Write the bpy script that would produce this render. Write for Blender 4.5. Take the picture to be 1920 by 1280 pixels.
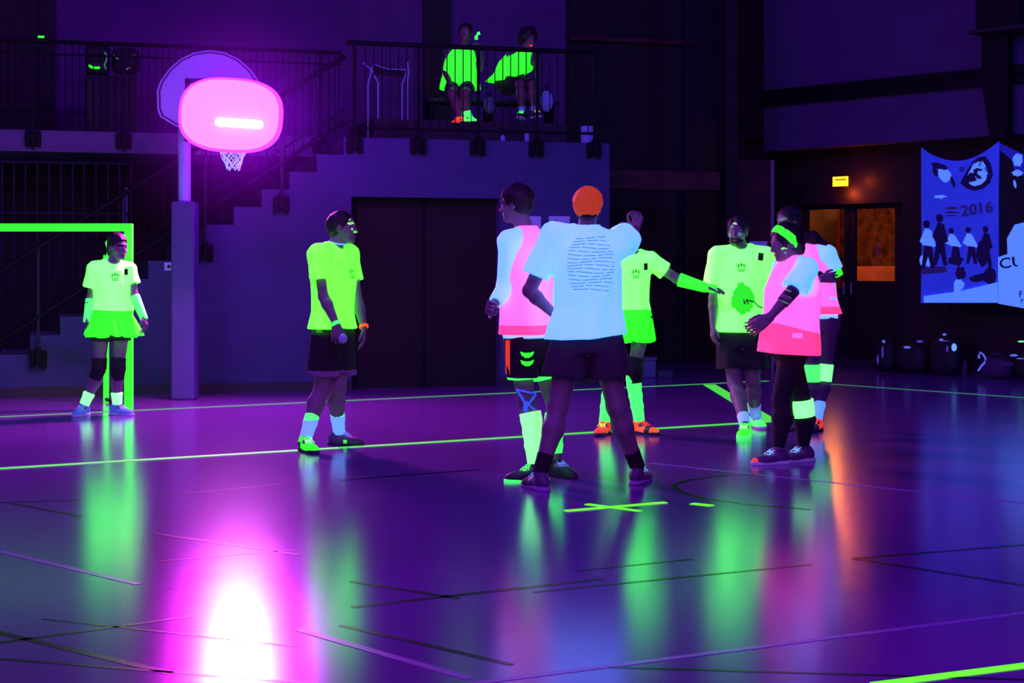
import bpy, math, random
import numpy as np
from mathutils import Vector, Matrix
from mathutils.bvhtree import BVHTree

for o in list(bpy.data.objects):
    bpy.data.objects.remove(o, do_unlink=True)
scene = bpy.context.scene
COL = scene.collection
random.seed(7)

# ------------------------------------------------------------------ camera
F, CX, HY, CH = 3000.0, 960.0, 500.0, 1.35      # focal (px of 1920), horizon row, eye height
cam_d = bpy.data.cameras.new('camera')
cam = bpy.data.objects.new('camera', cam_d)
COL.objects.link(cam)
cam.location = (0, 0, CH)
cam.rotation_euler = (math.pi/2, 0, 0)
cam_d.sensor_width = 36
cam_d.lens = 36*F/1920
cam_d.shift_y = -(640-HY)/1920.0
cam_d.clip_end = 200
scene.camera = cam

# ------------------------------------------------------------------ world, exposure
scene.view_settings.view_transform = 'Standard'
scene.view_settings.look = 'None'
scene.view_settings.gamma = 1
scene.view_settings.exposure = 0
scene.view_settings.use_curve_mapping = False
w = bpy.data.worlds.new('world'); scene.world = w
w.use_nodes = True
w.node_tree.nodes['Background'].inputs[0].default_value = (0.10, 0.03, 0.5, 1)
w.node_tree.nodes['Background'].inputs[1].default_value = 0.008

# ------------------------------------------------------------------ the hall's ultraviolet lamps and two added fills
def area(name, loc, target, size, power, color, sy=None):
    d = bpy.data.lights.new(name, 'AREA'); d.energy = power; d.color = color
    d.shape = 'RECTANGLE'; d.size = size; d.size_y = sy or size*0.3
    o = bpy.data.objects.new(name, d); COL.objects.link(o)
    o.location = loc
    o.rotation_euler = (Vector(target)-Vector(loc)).to_track_quat('-Z', 'Y').to_euler()
    return o
UVC = (0.22, 0.04, 1.0)
area('uv_and_fill_light', (-4.5, 9.5, 6.5), (-3, 16, 1.5), 1.2, 260, (0.26, 0.03, 1.0))
area('uv_and_fill_light', (1.0, 5.5, 6.5), (1, 12, 0.5), 1.2, 110, (0.20, 0.05, 1.0))
area('uv_and_fill_light', (-0.5, 1.0, 4.6), (-0.5, 11, 1.2), 1.0, 150, (0.55, 0.10, 0.75))  # frontal fill added to redden and shade the glowing shirts
area('uv_and_fill_light', (6.8, 12.5, 4.6), (5.9, 18.5, 2.0), 0.9, 95, (0.03, 0.10, 1.0))
area('uv_and_fill_light', (2.5, 3.0, 6.5), (2.8, 6.0, 0), 1.2, 190, (0.26, 0.02, 1.0))  # fill added to brighten the near floor with violet
area('uv_and_fill_light', (1.5, 12.0, 7.5), (2.5, 22, 3.5), 1.2, 110, (0.16, 0.05, 1.0))
area('uv_and_fill_light', (-1.0, 13.0, 7.5), (-1.0, 19, 3.5), 1.2, 60, (0.20, 0.03, 1.0))

# ------------------------------------------------------------------ helpers: placing
def P(x, y, d):
    """a point seen at column x, row y of the picture, d metres in front of the camera"""
    return Vector(((x-CX)*d/F, d, CH+(HY-y)*d/F))
def G(x, y):
    """a point on the floor"""
    d = F*CH/(y-HY)
    return Vector(((x-CX)*d/F, d, 0.0))

class Frame:
    """an upright plane (a wall): u along it, z up, off towards the hall"""
    def __init__(s, ox, oy, slope):
        L = math.hypot(1, slope)
        s.o = Vector((ox, oy)); s.t = Vector((1/L, slope/L)); s.n = Vector((s.t.y, -s.t.x))
    def u(s, x, off=0.0):
        o = s.o+s.n*off; k = (x-CX)/F
        return (k*o.y-o.x)/(s.t.x-k*s.t.y)
    def w(s, u, z, off=0.0):
        p = s.o+s.n*off+s.t*u
        return Vector((p.x, p.y, z))
    def px(s, x, y, off=0.0):
        u = s.u(x, off); d = (s.o+s.n*off+s.t*u).y
        return u, CH+(HY-y)*d/F
    def W(s, x, y, off=0.0):
        u, z = s.px(x, y, off)
        return s.w(u, z, off)
BW = Frame(0, 18.08, 0.3)        # front wall of the gallery
RW = Frame(0, 25.76, -1.09)      # long side wall on the right

WL = {}
def wl(o):
    return WL.get(o.name, Vector((0, 0, 0)))
def thing(name, label, cat, loc, group=None):
    o = bpy.data.objects.new(name, None); COL.objects.link(o)
    o.empty_display_size = 0.2
    o.location = loc; WL[o.name] = Vector(loc)
    o['label'] = label; o['category'] = cat
    if group: o['group'] = group
    return o
def tag(o, label=None, cat=None, group=None, kind=None):
    if label: o['label'] = label
    if cat: o['category'] = cat
    if group: o['group'] = group
    if kind: o['kind'] = kind
    return o
def link_mesh(name, V, Fc, mats, parent=None, smooth=False, midx=None):
    """V world coordinates; Fc list of tuples or an (n,4) array"""
    V = np.asarray(V, dtype=np.float64)
    if parent is None:
        lo, hi = V.min(0), V.max(0)
        base = Vector(((lo[0]+hi[0])/2, (lo[1]+hi[1])/2, lo[2]))
    else:
        base = wl(parent)
    me = bpy.data.meshes.new(name)
    Vl = V-np.array(base)
    if isinstance(Fc, np.ndarray):
        n = len(Fc)
        me.vertices.add(len(Vl)); me.vertices.foreach_set('co', Vl.astype(np.float32).ravel())
        me.loops.add(n*4); me.loops.foreach_set('vertex_index', Fc.astype(np.int32).ravel())
        me.polygons.add(n); me.polygons.foreach_set('loop_start', np.arange(n, dtype=np.int32)*4)
        me.update(calc_edges=True)
    else:
        me.from_pydata([tuple(v) for v in Vl], [], [tuple(f) for f in Fc])
    me.update()
    for m in (mats if isinstance(mats, (list, tuple)) else [mats]):
        me.materials.append(m)
    if smooth:
        me.polygons.foreach_set('use_smooth', np.ones(len(me.polygons), dtype=bool))
    if midx is not None:
        me.polygons.foreach_set('material_index', np.asarray(midx, dtype=np.int32))
    me.validate()
    o = bpy.data.objects.new(name, me); COL.objects.link(o)
    if parent is None:
        o.location = base
    else:
        o.parent = parent
    WL[o.name] = Vector(base)
    return o

class MB:
    def __init__(s): s.v = []; s.f = []
    def add(s, vs, fs):
        b = len(s.v); s.v += [tuple(v) for v in vs]; s.f += [tuple(i+b for i in f) for f in fs]; return s
    def hexa(s, p):
        return s.add(p, [(0, 3, 2, 1), (4, 5, 6, 7), (0, 1, 5, 4), (1, 2, 6, 5), (2, 3, 7, 6), (3, 0, 4, 7)])
    def box(s, lo, hi):
        x0, y0, z0 = lo; x1, y1, z1 = hi
        return s.hexa([(x0, y0, z0), (x1, y0, z0), (x1, y1, z0), (x0, y1, z0), (x0, y0, z1), (x1, y0, z1), (x1, y1, z1), (x0, y1, z1)])
    def obox(s, c, ax, ay, az):
        c, ax, ay, az = map(Vector, (c, ax, ay, az))
        return s.hexa([c-ax-ay-az, c+ax-ay-az, c+ax+ay-az, c-ax+ay-az, c-ax-ay+az, c+ax-ay+az, c+ax+ay+az, c-ax+ay+az])
    def fbox(s, fr, u0, u1, z0, z1, o0, o1):
        """box in a wall frame, off from o0 (far) to o1 (near)"""
        return s.hexa([fr.w(u0, z0, o1), fr.w(u1, z0, o1), fr.w(u1, z0, o0), fr.w(u0, z0, o0),
                       fr.w(u0, z1, o1), fr.w(u1, z1, o1), fr.w(u1, z1, o0), fr.w(u0, z1, o0)])
    def tube(s, p, q, r, r2=None, n=10, cap=True):
        p, q = Vector(p), Vector(q); d = (q-p).normalized()
        a = d.orthogonal().normalized(); b = d.cross(a); r2 = r if r2 is None else r2
        vs = []
        for c, rr in ((p, r), (q, r2)):
            for i in range(n):
                t = 2*math.pi*i/n; vs.append(c+a*math.cos(t)*rr+b*math.sin(t)*rr)
        fs = [(i, (i+1) % n, n+(i+1) % n, n+i) for i in range(n)]
        if cap: fs += [tuple(range(n-1, -1, -1)), tuple(range(n, 2*n))]
        return s.add(vs, fs)
    def path(s, pts, r, n=8, closed=False):
        pts = [Vector(p) for p in pts]; m = len(pts); vs = []
        for i, p in enumerate(pts):
            a = pts[(i-1) % m] if (closed or i > 0) else p
            b = pts[(i+1) % m] if (closed or i < m-1) else p
            d = (b-a).normalized()
            ref = Vector((0, 0, 1)) if abs(d.z) < 0.9 else Vector((1, 0, 0))
            e = d.cross(ref).normalized(); g = e.cross(d)
            for k in range(n):
                t = 2*math.pi*k/n; vs.append(p+e*math.cos(t)*r+g*math.sin(t)*r)
        fs = []
        for i in range(m if closed else m-1):
            j = (i+1) % m
            fs += [(i*n+k, i*n+(k+1) % n, j*n+(k+1) % n, j*n+k) for k in range(n)]
        if not closed:
            fs += [tuple(range(n-1, -1, -1)), tuple((m-1)*n+k for k in range(n))]
        return s.add(vs, fs)
    def prism(s, pts, vec):
        vec = Vector(vec); pts = [Vector(p) for p in pts]; n = len(pts)
        vs = pts+[p+vec for p in pts]
        return s.add(vs, [tuple(range(n)), tuple(range(2*n-1, n-1, -1))]+[(i, n+i, n+(i+1) % n, (i+1) % n) for i in range(n)])
    def ball(s, c, r, seg=16, rings=10, M=None):
        c = Vector(c); r = Vector(r) if not isinstance(r, (int, float)) else Vector((r, r, r)); vs = []
        for i in range(rings+1):
            th = math.pi*i/rings
            for k in range(seg):
                ph = 2*math.pi*k/seg
                p = Vector((r.x*math.sin(th)*math.cos(ph), r.y*math.sin(th)*math.sin(ph), r.z*math.cos(th)))
                vs.append(c+(M @ p if M else p))
        fs = [(i*seg+k, (i+1)*seg+k, (i+1)*seg+(k+1) % seg, i*seg+(k+1) % seg) for i in range(rings) for k in range(seg)]
        return s.add(vs, fs)
    def build(s, name, mat, parent=None, smooth=False, bevel=0):
        o = link_mesh(name, s.v, s.f, mat, parent, smooth)
        if bevel:
            m = o.modifiers.new('bevel', 'BEVEL'); m.width = bevel; m.segments = 2; m.limit_method = 'ANGLE'
        return o

# ------------------------------------------------------------------ materials
MATS = {}
def mat(name, col, rough=0.7, emit=None, es=1.0, metal=0, noise=0.0, nscale=8, spec=0.5, bump=0.0, bscale=60, alpha=1):
    m = bpy.data.materials.new(name); m.use_nodes = True
    nt = m.node_tree; b = nt.nodes['Principled BSDF']
    b.inputs['Base Color'].default_value = (*col, 1)
    b.inputs['Roughness'].default_value = rough
    b.inputs['Metallic'].default_value = metal
    b.inputs['Specular IOR Level'].default_value = spec
    b.inputs['Alpha'].default_value = alpha
    tc = nt.nodes.new('ShaderNodeTexCoord')
    if noise:
        nz = nt.nodes.new('ShaderNodeTexNoise'); nz.inputs['Scale'].default_value = nscale; nz.inputs['Detail'].default_value = 4
        nt.links.new(tc.outputs['Object'], nz.inputs['Vector'])
        mp = nt.nodes.new('ShaderNodeMapRange'); mp.inputs['From Min'].default_value = 0.3; mp.inputs['From Max'].default_value = 0.7
        mp.inputs['To Min'].default_value = 1-noise; mp.inputs['To Max'].default_value = 1+noise
        nt.links.new(nz.outputs['Fac'], mp.inputs['Value'])
        vm = nt.nodes.new('ShaderNodeVectorMath'); vm.operation = 'SCALE'; vm.inputs[0].default_value = col
        nt.links.new(mp.outputs['Result'], vm.inputs['Scale'])
        nt.links.new(vm.outputs['Vector'], b.inputs['Base Color'])
    if emit:
        b.inputs['Emission Color'].default_value = (*emit, 1)
        b.inputs['Emission Strength'].default_value = es
    if bump:
        n2 = nt.nodes.new('ShaderNodeTexNoise'); n2.inputs['Scale'].default_value = bscale; n2.inputs['Detail'].default_value = 3
        nt.links.new(tc.outputs['Object'], n2.inputs['Vector'])
        bp = nt.nodes.new('ShaderNodeBump'); bp.inputs['Strength'].default_value = bump; bp.inputs['Distance'].default_value = 0.01
        nt.links.new(n2.outputs['Fac'], bp.inputs['Height']); nt.links.new(bp.outputs['Normal'], b.inputs['Normal'])
    MATS[name] = m
    return m
# concrete, plaster, wood of the hall
mat('grey_plaster', (0.046, 0.046, 0.145), 0.85, noise=0.10, nscale=3, bump=0.2)
mat('upper_plaster', (0.12, 0.025, 0.165), 0.85, noise=0.10, nscale=2)
mat('pale_concrete', (0.075, 0.035, 0.125), 0.85, noise=0.12, nscale=1.5)
mat('brown_panelling', (0.014, 0.005, 0.006), 0.7, noise=0.4, nscale=6)
mat('red_brown_wood', (0.07, 0.008, 0.008), 0.65, noise=0.4, nscale=5)
mat('dark_door', (0.008, 0.002, 0.003), 0.8, noise=0.3, nscale=5)
mat('black_steel', (0.004, 0.003, 0.005), 0.6, spec=0.2)
mat('dark_steel', (0.022, 0.018, 0.035), 0.6, spec=0.2)
mat('rubber_black', (0.012, 0.012, 0.012), 0.6)
mat('dark_base', (0.03, 0.02, 0.03), 0.6)
mat('slab', (0.14, 0.09, 0.20), 0.85, noise=0.1)
mat('white_board', (0.42, 0.55, 0.80), 0.4)
mat('pole_paint', (0.40, 0.45, 0.95), 0.45, noise=0.05)
mat('pole_pad', (0.075, 0.04, 0.24), 0.6, noise=0.1)
mat('board_line', (0.06, 0.03, 0.10), 0.6)
mat('plastic_grey', (0.3, 0.3, 0.34), 0.5)
mat('white_paint_line', (0.34, 0.17, 0.55), 0.25)
mat('black_tape', (0.01, 0.005, 0.02), 0.22, spec=0.25)
# fluorescent under ultraviolet: these really give off light
mat('neon_green', (0.03, 0.25, 0.02), 0.6, (0.03, 1.0, 0.02), 1.15)
mat('neon_tape', (0.03, 0.25, 0.02), 0.6, (0.10, 1.0, 0.09), 0.7)
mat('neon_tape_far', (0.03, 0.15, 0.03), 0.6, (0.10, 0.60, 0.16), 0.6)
mat('neon_tape_bright', (0.03, 0.25, 0.02), 0.6, (0.16, 1.0, 0.02), 1.0)
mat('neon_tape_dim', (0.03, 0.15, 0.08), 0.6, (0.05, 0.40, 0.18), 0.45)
mat('neon_goal', (0.04, 0.3, 0.03), 0.5, (0.014, 1.0, 0.006), 2.2)
mat('shirt_yellow', (0.95, 0.8, 0.45), 0.85, (0.032, 1.0, 0.012), 3.4, bump=0.15, bscale=90)
mat('shirt_green', (0.75, 0.7, 0.15), 0.85, (0.030, 1.0, 0.006), 2.6, bump=0.15, bscale=90)
mat('shirt_ink', (0.03, 0.2, 0.02), 0.8, (0.03, 0.42, 0.02), 0.8)
mat('shirt_smear', (0.03, 0.25, 0.02), 0.8, (0.02, 0.85, 0.01), 1.0)
mat('badge_dark', (0.01, 0.05, 0.01), 0.8)
mat('tutu_green', (0.1, 0.6, 0.03), 0.9, (0.008, 1.0, 0.003), 1.9)
mat('sock_green', (0.1, 0.6, 0.2), 0.85, (0.04, 1.0, 0.07), 1.7)
mat('glove_green', (0.3, 0.7, 0.3), 0.85, (0.03, 1.0, 0.05), 1.4)
mat('sock_mint', (0.6, 0.7, 0.5), 0.85, (0.14, 1.0, 0.16), 1.8)
mat('sock_white', (0.6, 0.6, 0.7), 0.85, (0.07, 0.32, 1.0), 0.95)
mat('shirt_white', (0.95, 0.6, 0.4), 0.85, (0.035, 0.235, 1.0), 2.2, bump=0.15, bscale=90)
mat('shirt_back_print', (0.2, 0.2, 0.5), 0.85, (0.075, 0.24, 0.95), 1.0)
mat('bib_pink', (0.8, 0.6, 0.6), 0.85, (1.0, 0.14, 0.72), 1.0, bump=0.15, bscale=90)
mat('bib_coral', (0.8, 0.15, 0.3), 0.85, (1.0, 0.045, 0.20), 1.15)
mat('bib_green', (0.1, 0.6, 0.05), 0.85, (0.02, 1.0, 0.004), 1.0)
mat('neon_orange', (0.7, 0.1, 0.02), 0.7, (1.0, 0.10, 0.015), 0.85)
mat('neon_red', (0.7, 0.05, 0.02), 0.7, (1.0, 0.05, 0.03), 0.7)
mat('hair_orange', (0.5, 0.08, 0.02), 0.8, (1.0, 0.09, 0.006), 0.35, noise=0.4, nscale=40)
mat('neon_yellow', (0.7, 0.7, 0.1), 0.7, (0.9, 0.8, 0.05), 0.8)
mat('uv_white', (0.5, 0.5, 0.7), 0.6, (0.10, 0.22, 1.0), 0.45)
mat('uv_white_bright', (0.5, 0.5, 0.7), 0.6, (0.12, 0.45, 1.0), 0.9)
mat('paper_white', (0.5, 0.5, 0.7), 0.6, (0.02, 0.05, 0.55), 0.22)
mat('face_paint', (0.3, 0.6, 0.2), 0.7, (0.25, 1.0, 0.10), 0.9)
mat('face_smear', (0.3, 0.4, 0.3), 0.7, (0.08, 0.35, 0.18), 0.4)
mat('face_blue', (0.3, 0.4, 0.6), 0.7, (0.05, 0.16, 0.6), 0.5)
# skin, hair, dark cloth
mat('skin', (0.24, 0.15, 0.20), 0.55, noise=0.06, nscale=20)
mat('skin_dim', (0.20, 0.09, 0.10), 0.55, noise=0.06, nscale=20)
mat('lips', (0.35, 0.09, 0.09), 0.5)
mat('eye_white', (0.30, 0.28, 0.30), 0.3)
mat('iris', (0.03, 0.02, 0.02), 0.2)
mat('hair_dark', (0.018, 0.010, 0.012), 0.6, noise=0.5, nscale=60)
mat('cloth_black', (0.014, 0.008, 0.014), 0.85, bump=0.2)
mat('cloth_navy', (0.045, 0.018, 0.045), 0.85, bump=0.2)
mat('cloth_purple', (0.14, 0.05, 0.14), 0.85, bump=0.2)
mat('cloth_grey', (0.10, 0.09, 0.12), 0.85, bump=0.2)
mat('hem_purple', (0.30, 0.12, 0.30), 0.85)
mat('shoe_dark', (0.03, 0.02, 0.05), 0.5)
mat('shoe_purple', (0.12, 0.05, 0.16), 0.5)
mat('shoe_blue', (0.12, 0.14, 0.6), 0.5, (0.02, 0.10, 0.6), 0.35)
mat('sole_white', (0.6, 0.55, 0.7), 0.5, (0.10, 0.08, 0.5), 0.15)
mat('sole_purple', (0.45, 0.2, 0.6), 0.5)
mat('kinesio_blue', (0.1, 0.2, 0.8), 0.7, (0.03, 0.12, 1.0), 0.6)
mat('banner_cloth', (0.10, 0.22, 0.85), 0.8, (0.0, 0.03, 0.50), 0.35, noise=0.15, nscale=2)
mat('banner_white', (0.35, 0.6, 0.95), 0.8, (0.05, 0.26, 1.0), 0.75)
mat('banner_mid', (0.05, 0.10, 0.6), 0.8, (0.0, 0.01, 0.1), 0.25)
mat('banner_ink', (0.02, 0.015, 0.09), 0.8)
mat('banner_olive', (0.09, 0.10, 0.22), 0.8)
mat('banner_black', (0.008, 0.006, 0.012), 0.8)
mat('bag_black', (0.012, 0.010, 0.016), 0.7)
mat('bag_plum', (0.06, 0.02, 0.09), 0.7)

def floor_material():
    m = bpy.data.materials.new('gym_floor'); m.use_nodes = True; nt = m.node_tree; nt.nodes.clear(); N = nt.nodes.new; L = nt.links.new
    out = N('ShaderNodeOutputMaterial'); tc = N('ShaderNodeTexCoord')
    n1 = N('ShaderNodeTexNoise'); n1.inputs['Scale'].default_value = 0.6; n1.inputs['Detail'].default_value = 5; L(tc.outputs['Object'], n1.inputs['Vector'])
    cr = N('ShaderNodeValToRGB')
    cr.color_ramp.elements[0].position = 0.3; cr.color_ramp.elements[0].color = (0.15, 0.030, 0.28, 1)
    cr.color_ramp.elements[1].position = 0.7; cr.color_ramp.elements[1].color = (0.21, 0.040, 0.38, 1)
    L(n1.outputs['Fac'], cr.inputs['Fac'])
    n2 = N('ShaderNodeTexNoise'); n2.inputs['Scale'].default_value = 2.0; n2.inputs['Detail'].default_value = 6; L(tc.outputs['Object'], n2.inputs['Vector'])
    mr = N('ShaderNodeMapRange'); mr.inputs['To Min'].default_value = 0.19; mr.inputs['To Max'].default_value = 0.23; L(n2.outputs['Fac'], mr.inputs['Value'])
    n3 = N('ShaderNodeTexNoise'); n3.inputs['Scale'].default_value = 1.2; L(tc.outputs['Object'], n3.inputs['Vector'])
    bp = N('ShaderNodeBump'); bp.inputs['Strength'].default_value = 0.03; bp.inputs['Distance'].default_value = 0.02; L(n3.outputs['Fac'], bp.inputs['Height'])
    df = N('ShaderNodeBsdfDiffuse'); L(cr.outputs['Color'], df.inputs['Color'])
    gl = N('ShaderNodeBsdfAnisotropic'); gl.distribution = 'BECKMANN'; gl.inputs['Color'].default_value = (0.95, 0.95, 1.0, 1)
    L(mr.outputs['Result'], gl.inputs['Roughness']); L(bp.outputs['Normal'], gl.inputs['Normal'])
    fr = N('ShaderNodeFresnel'); fr.inputs['IOR'].default_value = 1.55
    mx = N('ShaderNodeMixShader'); L(fr.outputs[0], mx.inputs[0]); L(df.outputs[0], mx.inputs[1])
    g2 = N('ShaderNodeBsdfAnisotropic'); g2.distribution = 'GGX'; g2.inputs['Color'].default_value = (0.95, 0.95, 1.0, 1); g2.inputs['Roughness'].default_value = 0.16; L(bp.outputs['Normal'], g2.inputs['Normal'])
    m2 = N('ShaderNodeMixShader'); m2.inputs[0].default_value = 0.62; L(gl.outputs[0], m2.inputs[1]); L(g2.outputs[0], m2.inputs[2]); L(m2.outputs[0], mx.inputs[2]); L(mx.outputs[0], out.inputs['Surface'])
    return m
MATS['gym_floor'] = floor_material()
def emis(name, col, s):
    m = bpy.data.materials.new(name); m.use_nodes = True; b = m.node_tree.nodes['Principled BSDF']
    b.inputs['Base Color'].default_value = (0.002, 0.002, 0.002, 1); b.inputs['Specular IOR Level'].default_value = 0; b.inputs['Roughness'].default_value = 1
    b.inputs['Emission Color'].default_value = (*col, 1); b.inputs['Emission Strength'].default_value = s
    MATS[name] = m
emis('glare_face', (1.0, 0.0044, 0.95), 82)  # glare round the tube, put into a glowing surface
emis('glare_ring', (1.0, 0.008, 0.95), 12)
emis('lamp_tube', (1.0, 0.20, 1.0), 1600)
emis('exit_glow', (1.0, 0.42, 0.02), 2.6)
emis('exit_glow_red', (1.0, 0.10, 0.02), 1.2)
M = MATS

# ------------------------------------------------------------------ the hall
def struct(o):
    o['kind'] = 'structure'; return o
fl = MB().add([(-30, -4, 0), (30, -4, 0), (30, 40, 0), (-30, 40, 0), (-30, -4, -0.2), (30, -4, -0.2), (30, 40, -0.2), (-30, 40, -0.2)],
              [(0, 1, 2, 3), (7, 6, 5, 4), (4, 5, 1, 0), (5, 6, 2, 1), (6, 7, 3, 2), (7, 4, 0, 3)]).build('floor', M['gym_floor'])
struct(fl)
# gallery wall with a stepped top where the stairs climb
ZP = 2.77
uR = BW.u(1143)
u650 = BW.u(645)
uL = BW.u(-260)
NST = 15
step_pts = []
u0s, z0s = BW.px(0, 665)
run = (u650-u0s)/12; rise = (ZP-z0s)/12
pts = [(uL, 0), (BW.u(659), 0), (BW.u(659), 2.12), (BW.u(937), 2.12), (BW.u(937), 0), (uR, 0), (uR, ZP), (u650, ZP)]
u, z = u650, ZP
while z-rise > 0.15 and u-run > uL:
    z -= rise; pts.append((u, z)); u -= run; pts.append((u, z))
pts.append((uL, z))
struct(MB().prism([BW.w(a, b, 0) for a, b in pts], -BW.n.to_3d()*0.25).build('wall_gallery', M['grey_plaster']))
# door leaves in the gallery wall, set back
dr = struct(MB().fbox(BW, BW.u(659), BW.u(937), 0, 2.12, -0.2, -0.16).build('door_1', M['dark_door']))
mid = (BW.u(659)+BW.u(937))/2
MB().fbox(BW, mid-0.02, mid+0.02, 0.01, 2.1, -0.16, -0.145).build('meeting_strip', M['black_steel'], dr)
uh = BW.u(677)
MB().tube(BW.w(uh, 0.95, -0.11), BW.w(uh, 1.15, -0.11), 0.012).tube(BW.w(uh, 0.96, -0.16), BW.w(uh, 0.96, -0.11), 0.01).tube(BW.w(uh, 1.14, -0.16), BW.w(uh, 1.14, -0.11), 0.01).build('door_handle', M['plastic_grey'], dr)
# the end of the gallery, running back
struct(MB().fbox(BW, uR-0.25, uR, 0, ZP, -3.4, -0.25).build('wall_gallery_end', M['grey_plaster']))
struct(MB().fbox(BW, u650, uR, ZP-0.22, ZP, -3.4, -0.25).build('trim_1', M['slab']))       # gallery deck
struct(MB().fbox(BW, uL-1, u650, ZP-0.12, ZP+0.12, -3.4, -1.5).build('trim_2', M['slab']))     # upper landing
# rear walls
zt = 8.0
struct(MB().fbox(BW, uL-3, BW.u(78, -3.3), ZP, zt, -3.6, -3.4).build('wall_rear_corner', M['brown_panelling']))
struct(MB().fbox(BW, BW.u(78, -3.3), BW.u(1065, -3.3), ZP, zt, -3.6, -3.4).build('wall_rear', M['upper_plaster']))
struct(MB().fbox(BW, uL-3, u650+1, 0, ZP, -3.6, -3.4).build('wall_under_landing', M['brown_panelling']))
struct(MB().fbox(BW, BW.u(1065, -3.3), 6.0, 0, zt, -3.8, -3.6).build('wall_back', M['brown_panelling']))
for a, b, off, nm in ((76, 104, -3.3, 'trim_3'), (796, 846, -3.3, 'trim_4')):
    struct(MB().fbox(BW, BW.u(a, off), BW.u(b, off), ZP, zt, -3.4, off).build(nm, M['brown_panelling']))
struct(MB().fbox(BW, BW.u(1143, -1.6), BW.u(1350, -1.6), *[BW.px(1240, y, -1.6)[1] for y in (355, 320)], -1.9, -1.6).build('trim_5', M['red_brown_wood']))
struct(MB().fbox(BW, BW.u(1362, -1.6), BW.u(1384, -1.6), 0, zt, -1.9, -1.6).build('trim_6', M['brown_panelling']))
struct(MB().fbox(BW, BW.u(1385, -2.0), BW.u(1450, -2.0), 0, BW.px(1410, 300, -2.0)[1], -2.2, -2.0).build('trim_7', M['red_brown_wood']))
struct(MB().fbox(BW, BW.u(1448, -1.95), BW.u(1451, -1.95), 0, BW.px(1449, 300, -1.95)[1], -2.0, -1.95).build('trim_8', M['plastic_grey']))
struct(MB().fbox(BW, BW.u(1070, -3.5), BW.u(1300, -3.5), *[BW.px(1200, y, -3.5)[1] for y in (80, 72)], -3.6, -3.5).build('trim_9', M['red_brown_wood']))
struct(MB().fbox(BW, BW.u(1284, -3.5), BW.u(1292, -3.5), 0, zt, -3.6, -3.5).build('trim_10', M['dark_steel']))
# baseboard
for a, b, i in ((-250, 659, 1), (937, 1143, 2)):
    struct(MB().fbox(BW, BW.u(a), BW.u(b), 0, 0.10, 0, 0.02).build('baseboard_gallery_%d' % i if i > 1 else 'baseboard_gallery', M['dark_base']))
# side wall on the right: pale concrete above, dark panelling below with the double door opening
ua, ub = RW.u(1432), RW.u(2250)
zb = 2.94
struct(MB().fbox(RW, ua, ub, zb, zt, -0.25, 0.0).build('wall_right_upper', M['pale_concrete']))
RL = -0.45
dl, dz = RW.px(1500, 382, RL); drr = RW.u(1692, RL)
dtop = RW.px(1600, 382, RL)[1]
struct(MB().fbox(RW, ua-0.6, ub, zb+0.2, zb+0.3, RL-0.2, -0.25).build('trim_13', M['brown_panelling']))
mbw = MB()
mbw.fbox(RW, ua-0.6, dl, 0, zb+0.2, RL-0.2, RL).fbox(RW, drr, ub, 0, zb+0.2, RL-0.2, RL).fbox(RW, dl, drr, dtop, zb+0.2, RL-0.2, RL)
struct(mbw.build('wall_right', M['brown_panelling']))
struct(MB().fbox(RW, ua-0.6, ub, 0, 0.12, RL, RL+0.03).build('baseboard_right', M['dark_base']))
# the double door with its glass lights and the lit corridor behind
def door_leaf(n, x0, x1, gx0, gx1, gy0, gy1):
    a, b = RW.u(x0, RL-0.1), RW.u(x1, RL-0.1)
    ga, gz1 = RW.px(gx0, gy0, RL-0.1); gb, gz0 = RW.px(gx1, gy1, RL-0.1)
    m = MB()
    m.fbox(RW, a, ga, 0, dtop, RL-0.15, RL-0.1).fbox(RW, gb, b, 0, dtop, RL-0.15, RL-0.1)
    m.fbox(RW, ga, gb, 0, gz0, RL-0.15, RL-0.1).fbox(RW, ga, gb, gz1, dtop, RL-0.15, RL-0.1)
    o = struct(m.build('door_%d' % n, M['dark_door']))
    g = MB().fbox(RW, ga, gb, gz0, gz1, RL-0.13, RL-0.125).build('window_pane', M['glass'], o)
    hu = b-0.05 if n == 2 else a+0.05
    MB().tube(RW.w(hu, 0.98, RL-0.05), RW.w(hu, 1.14, RL-0.05), 0.012).build('door_handle', M['plastic_grey'], o)
gm = bpy.data.materials.new('glass'); gm.use_nodes = True
nt = gm.node_tree; nt.nodes.clear()
out = nt.nodes.new('ShaderNodeOutputMaterial'); tr = nt.nodes.new('ShaderNodeBsdfTransparent'); gl = nt.nodes.new('ShaderNodeBsdfGlossy')
gl.inputs['Roughness'].default_value = 0.05; mx = nt.nodes.new('ShaderNodeMixShader'); mx.inputs[0].default_value = 0.06
tr.inputs['Color'].default_value = (0.9, 0.85, 0.8, 1)
nt.links.new(tr.outputs[0], mx.inputs[1]); nt.links.new(gl.outputs[0], mx.inputs[2]); nt.links.new(mx.outputs[0], out.inputs['Surface'])
M['glass'] = gm
door_leaf(2, 1500, 1592, 1514, 1583, 394, 540)
door_leaf(3, 1594, 1692, 1603, 1678, 392, 527)
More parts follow.
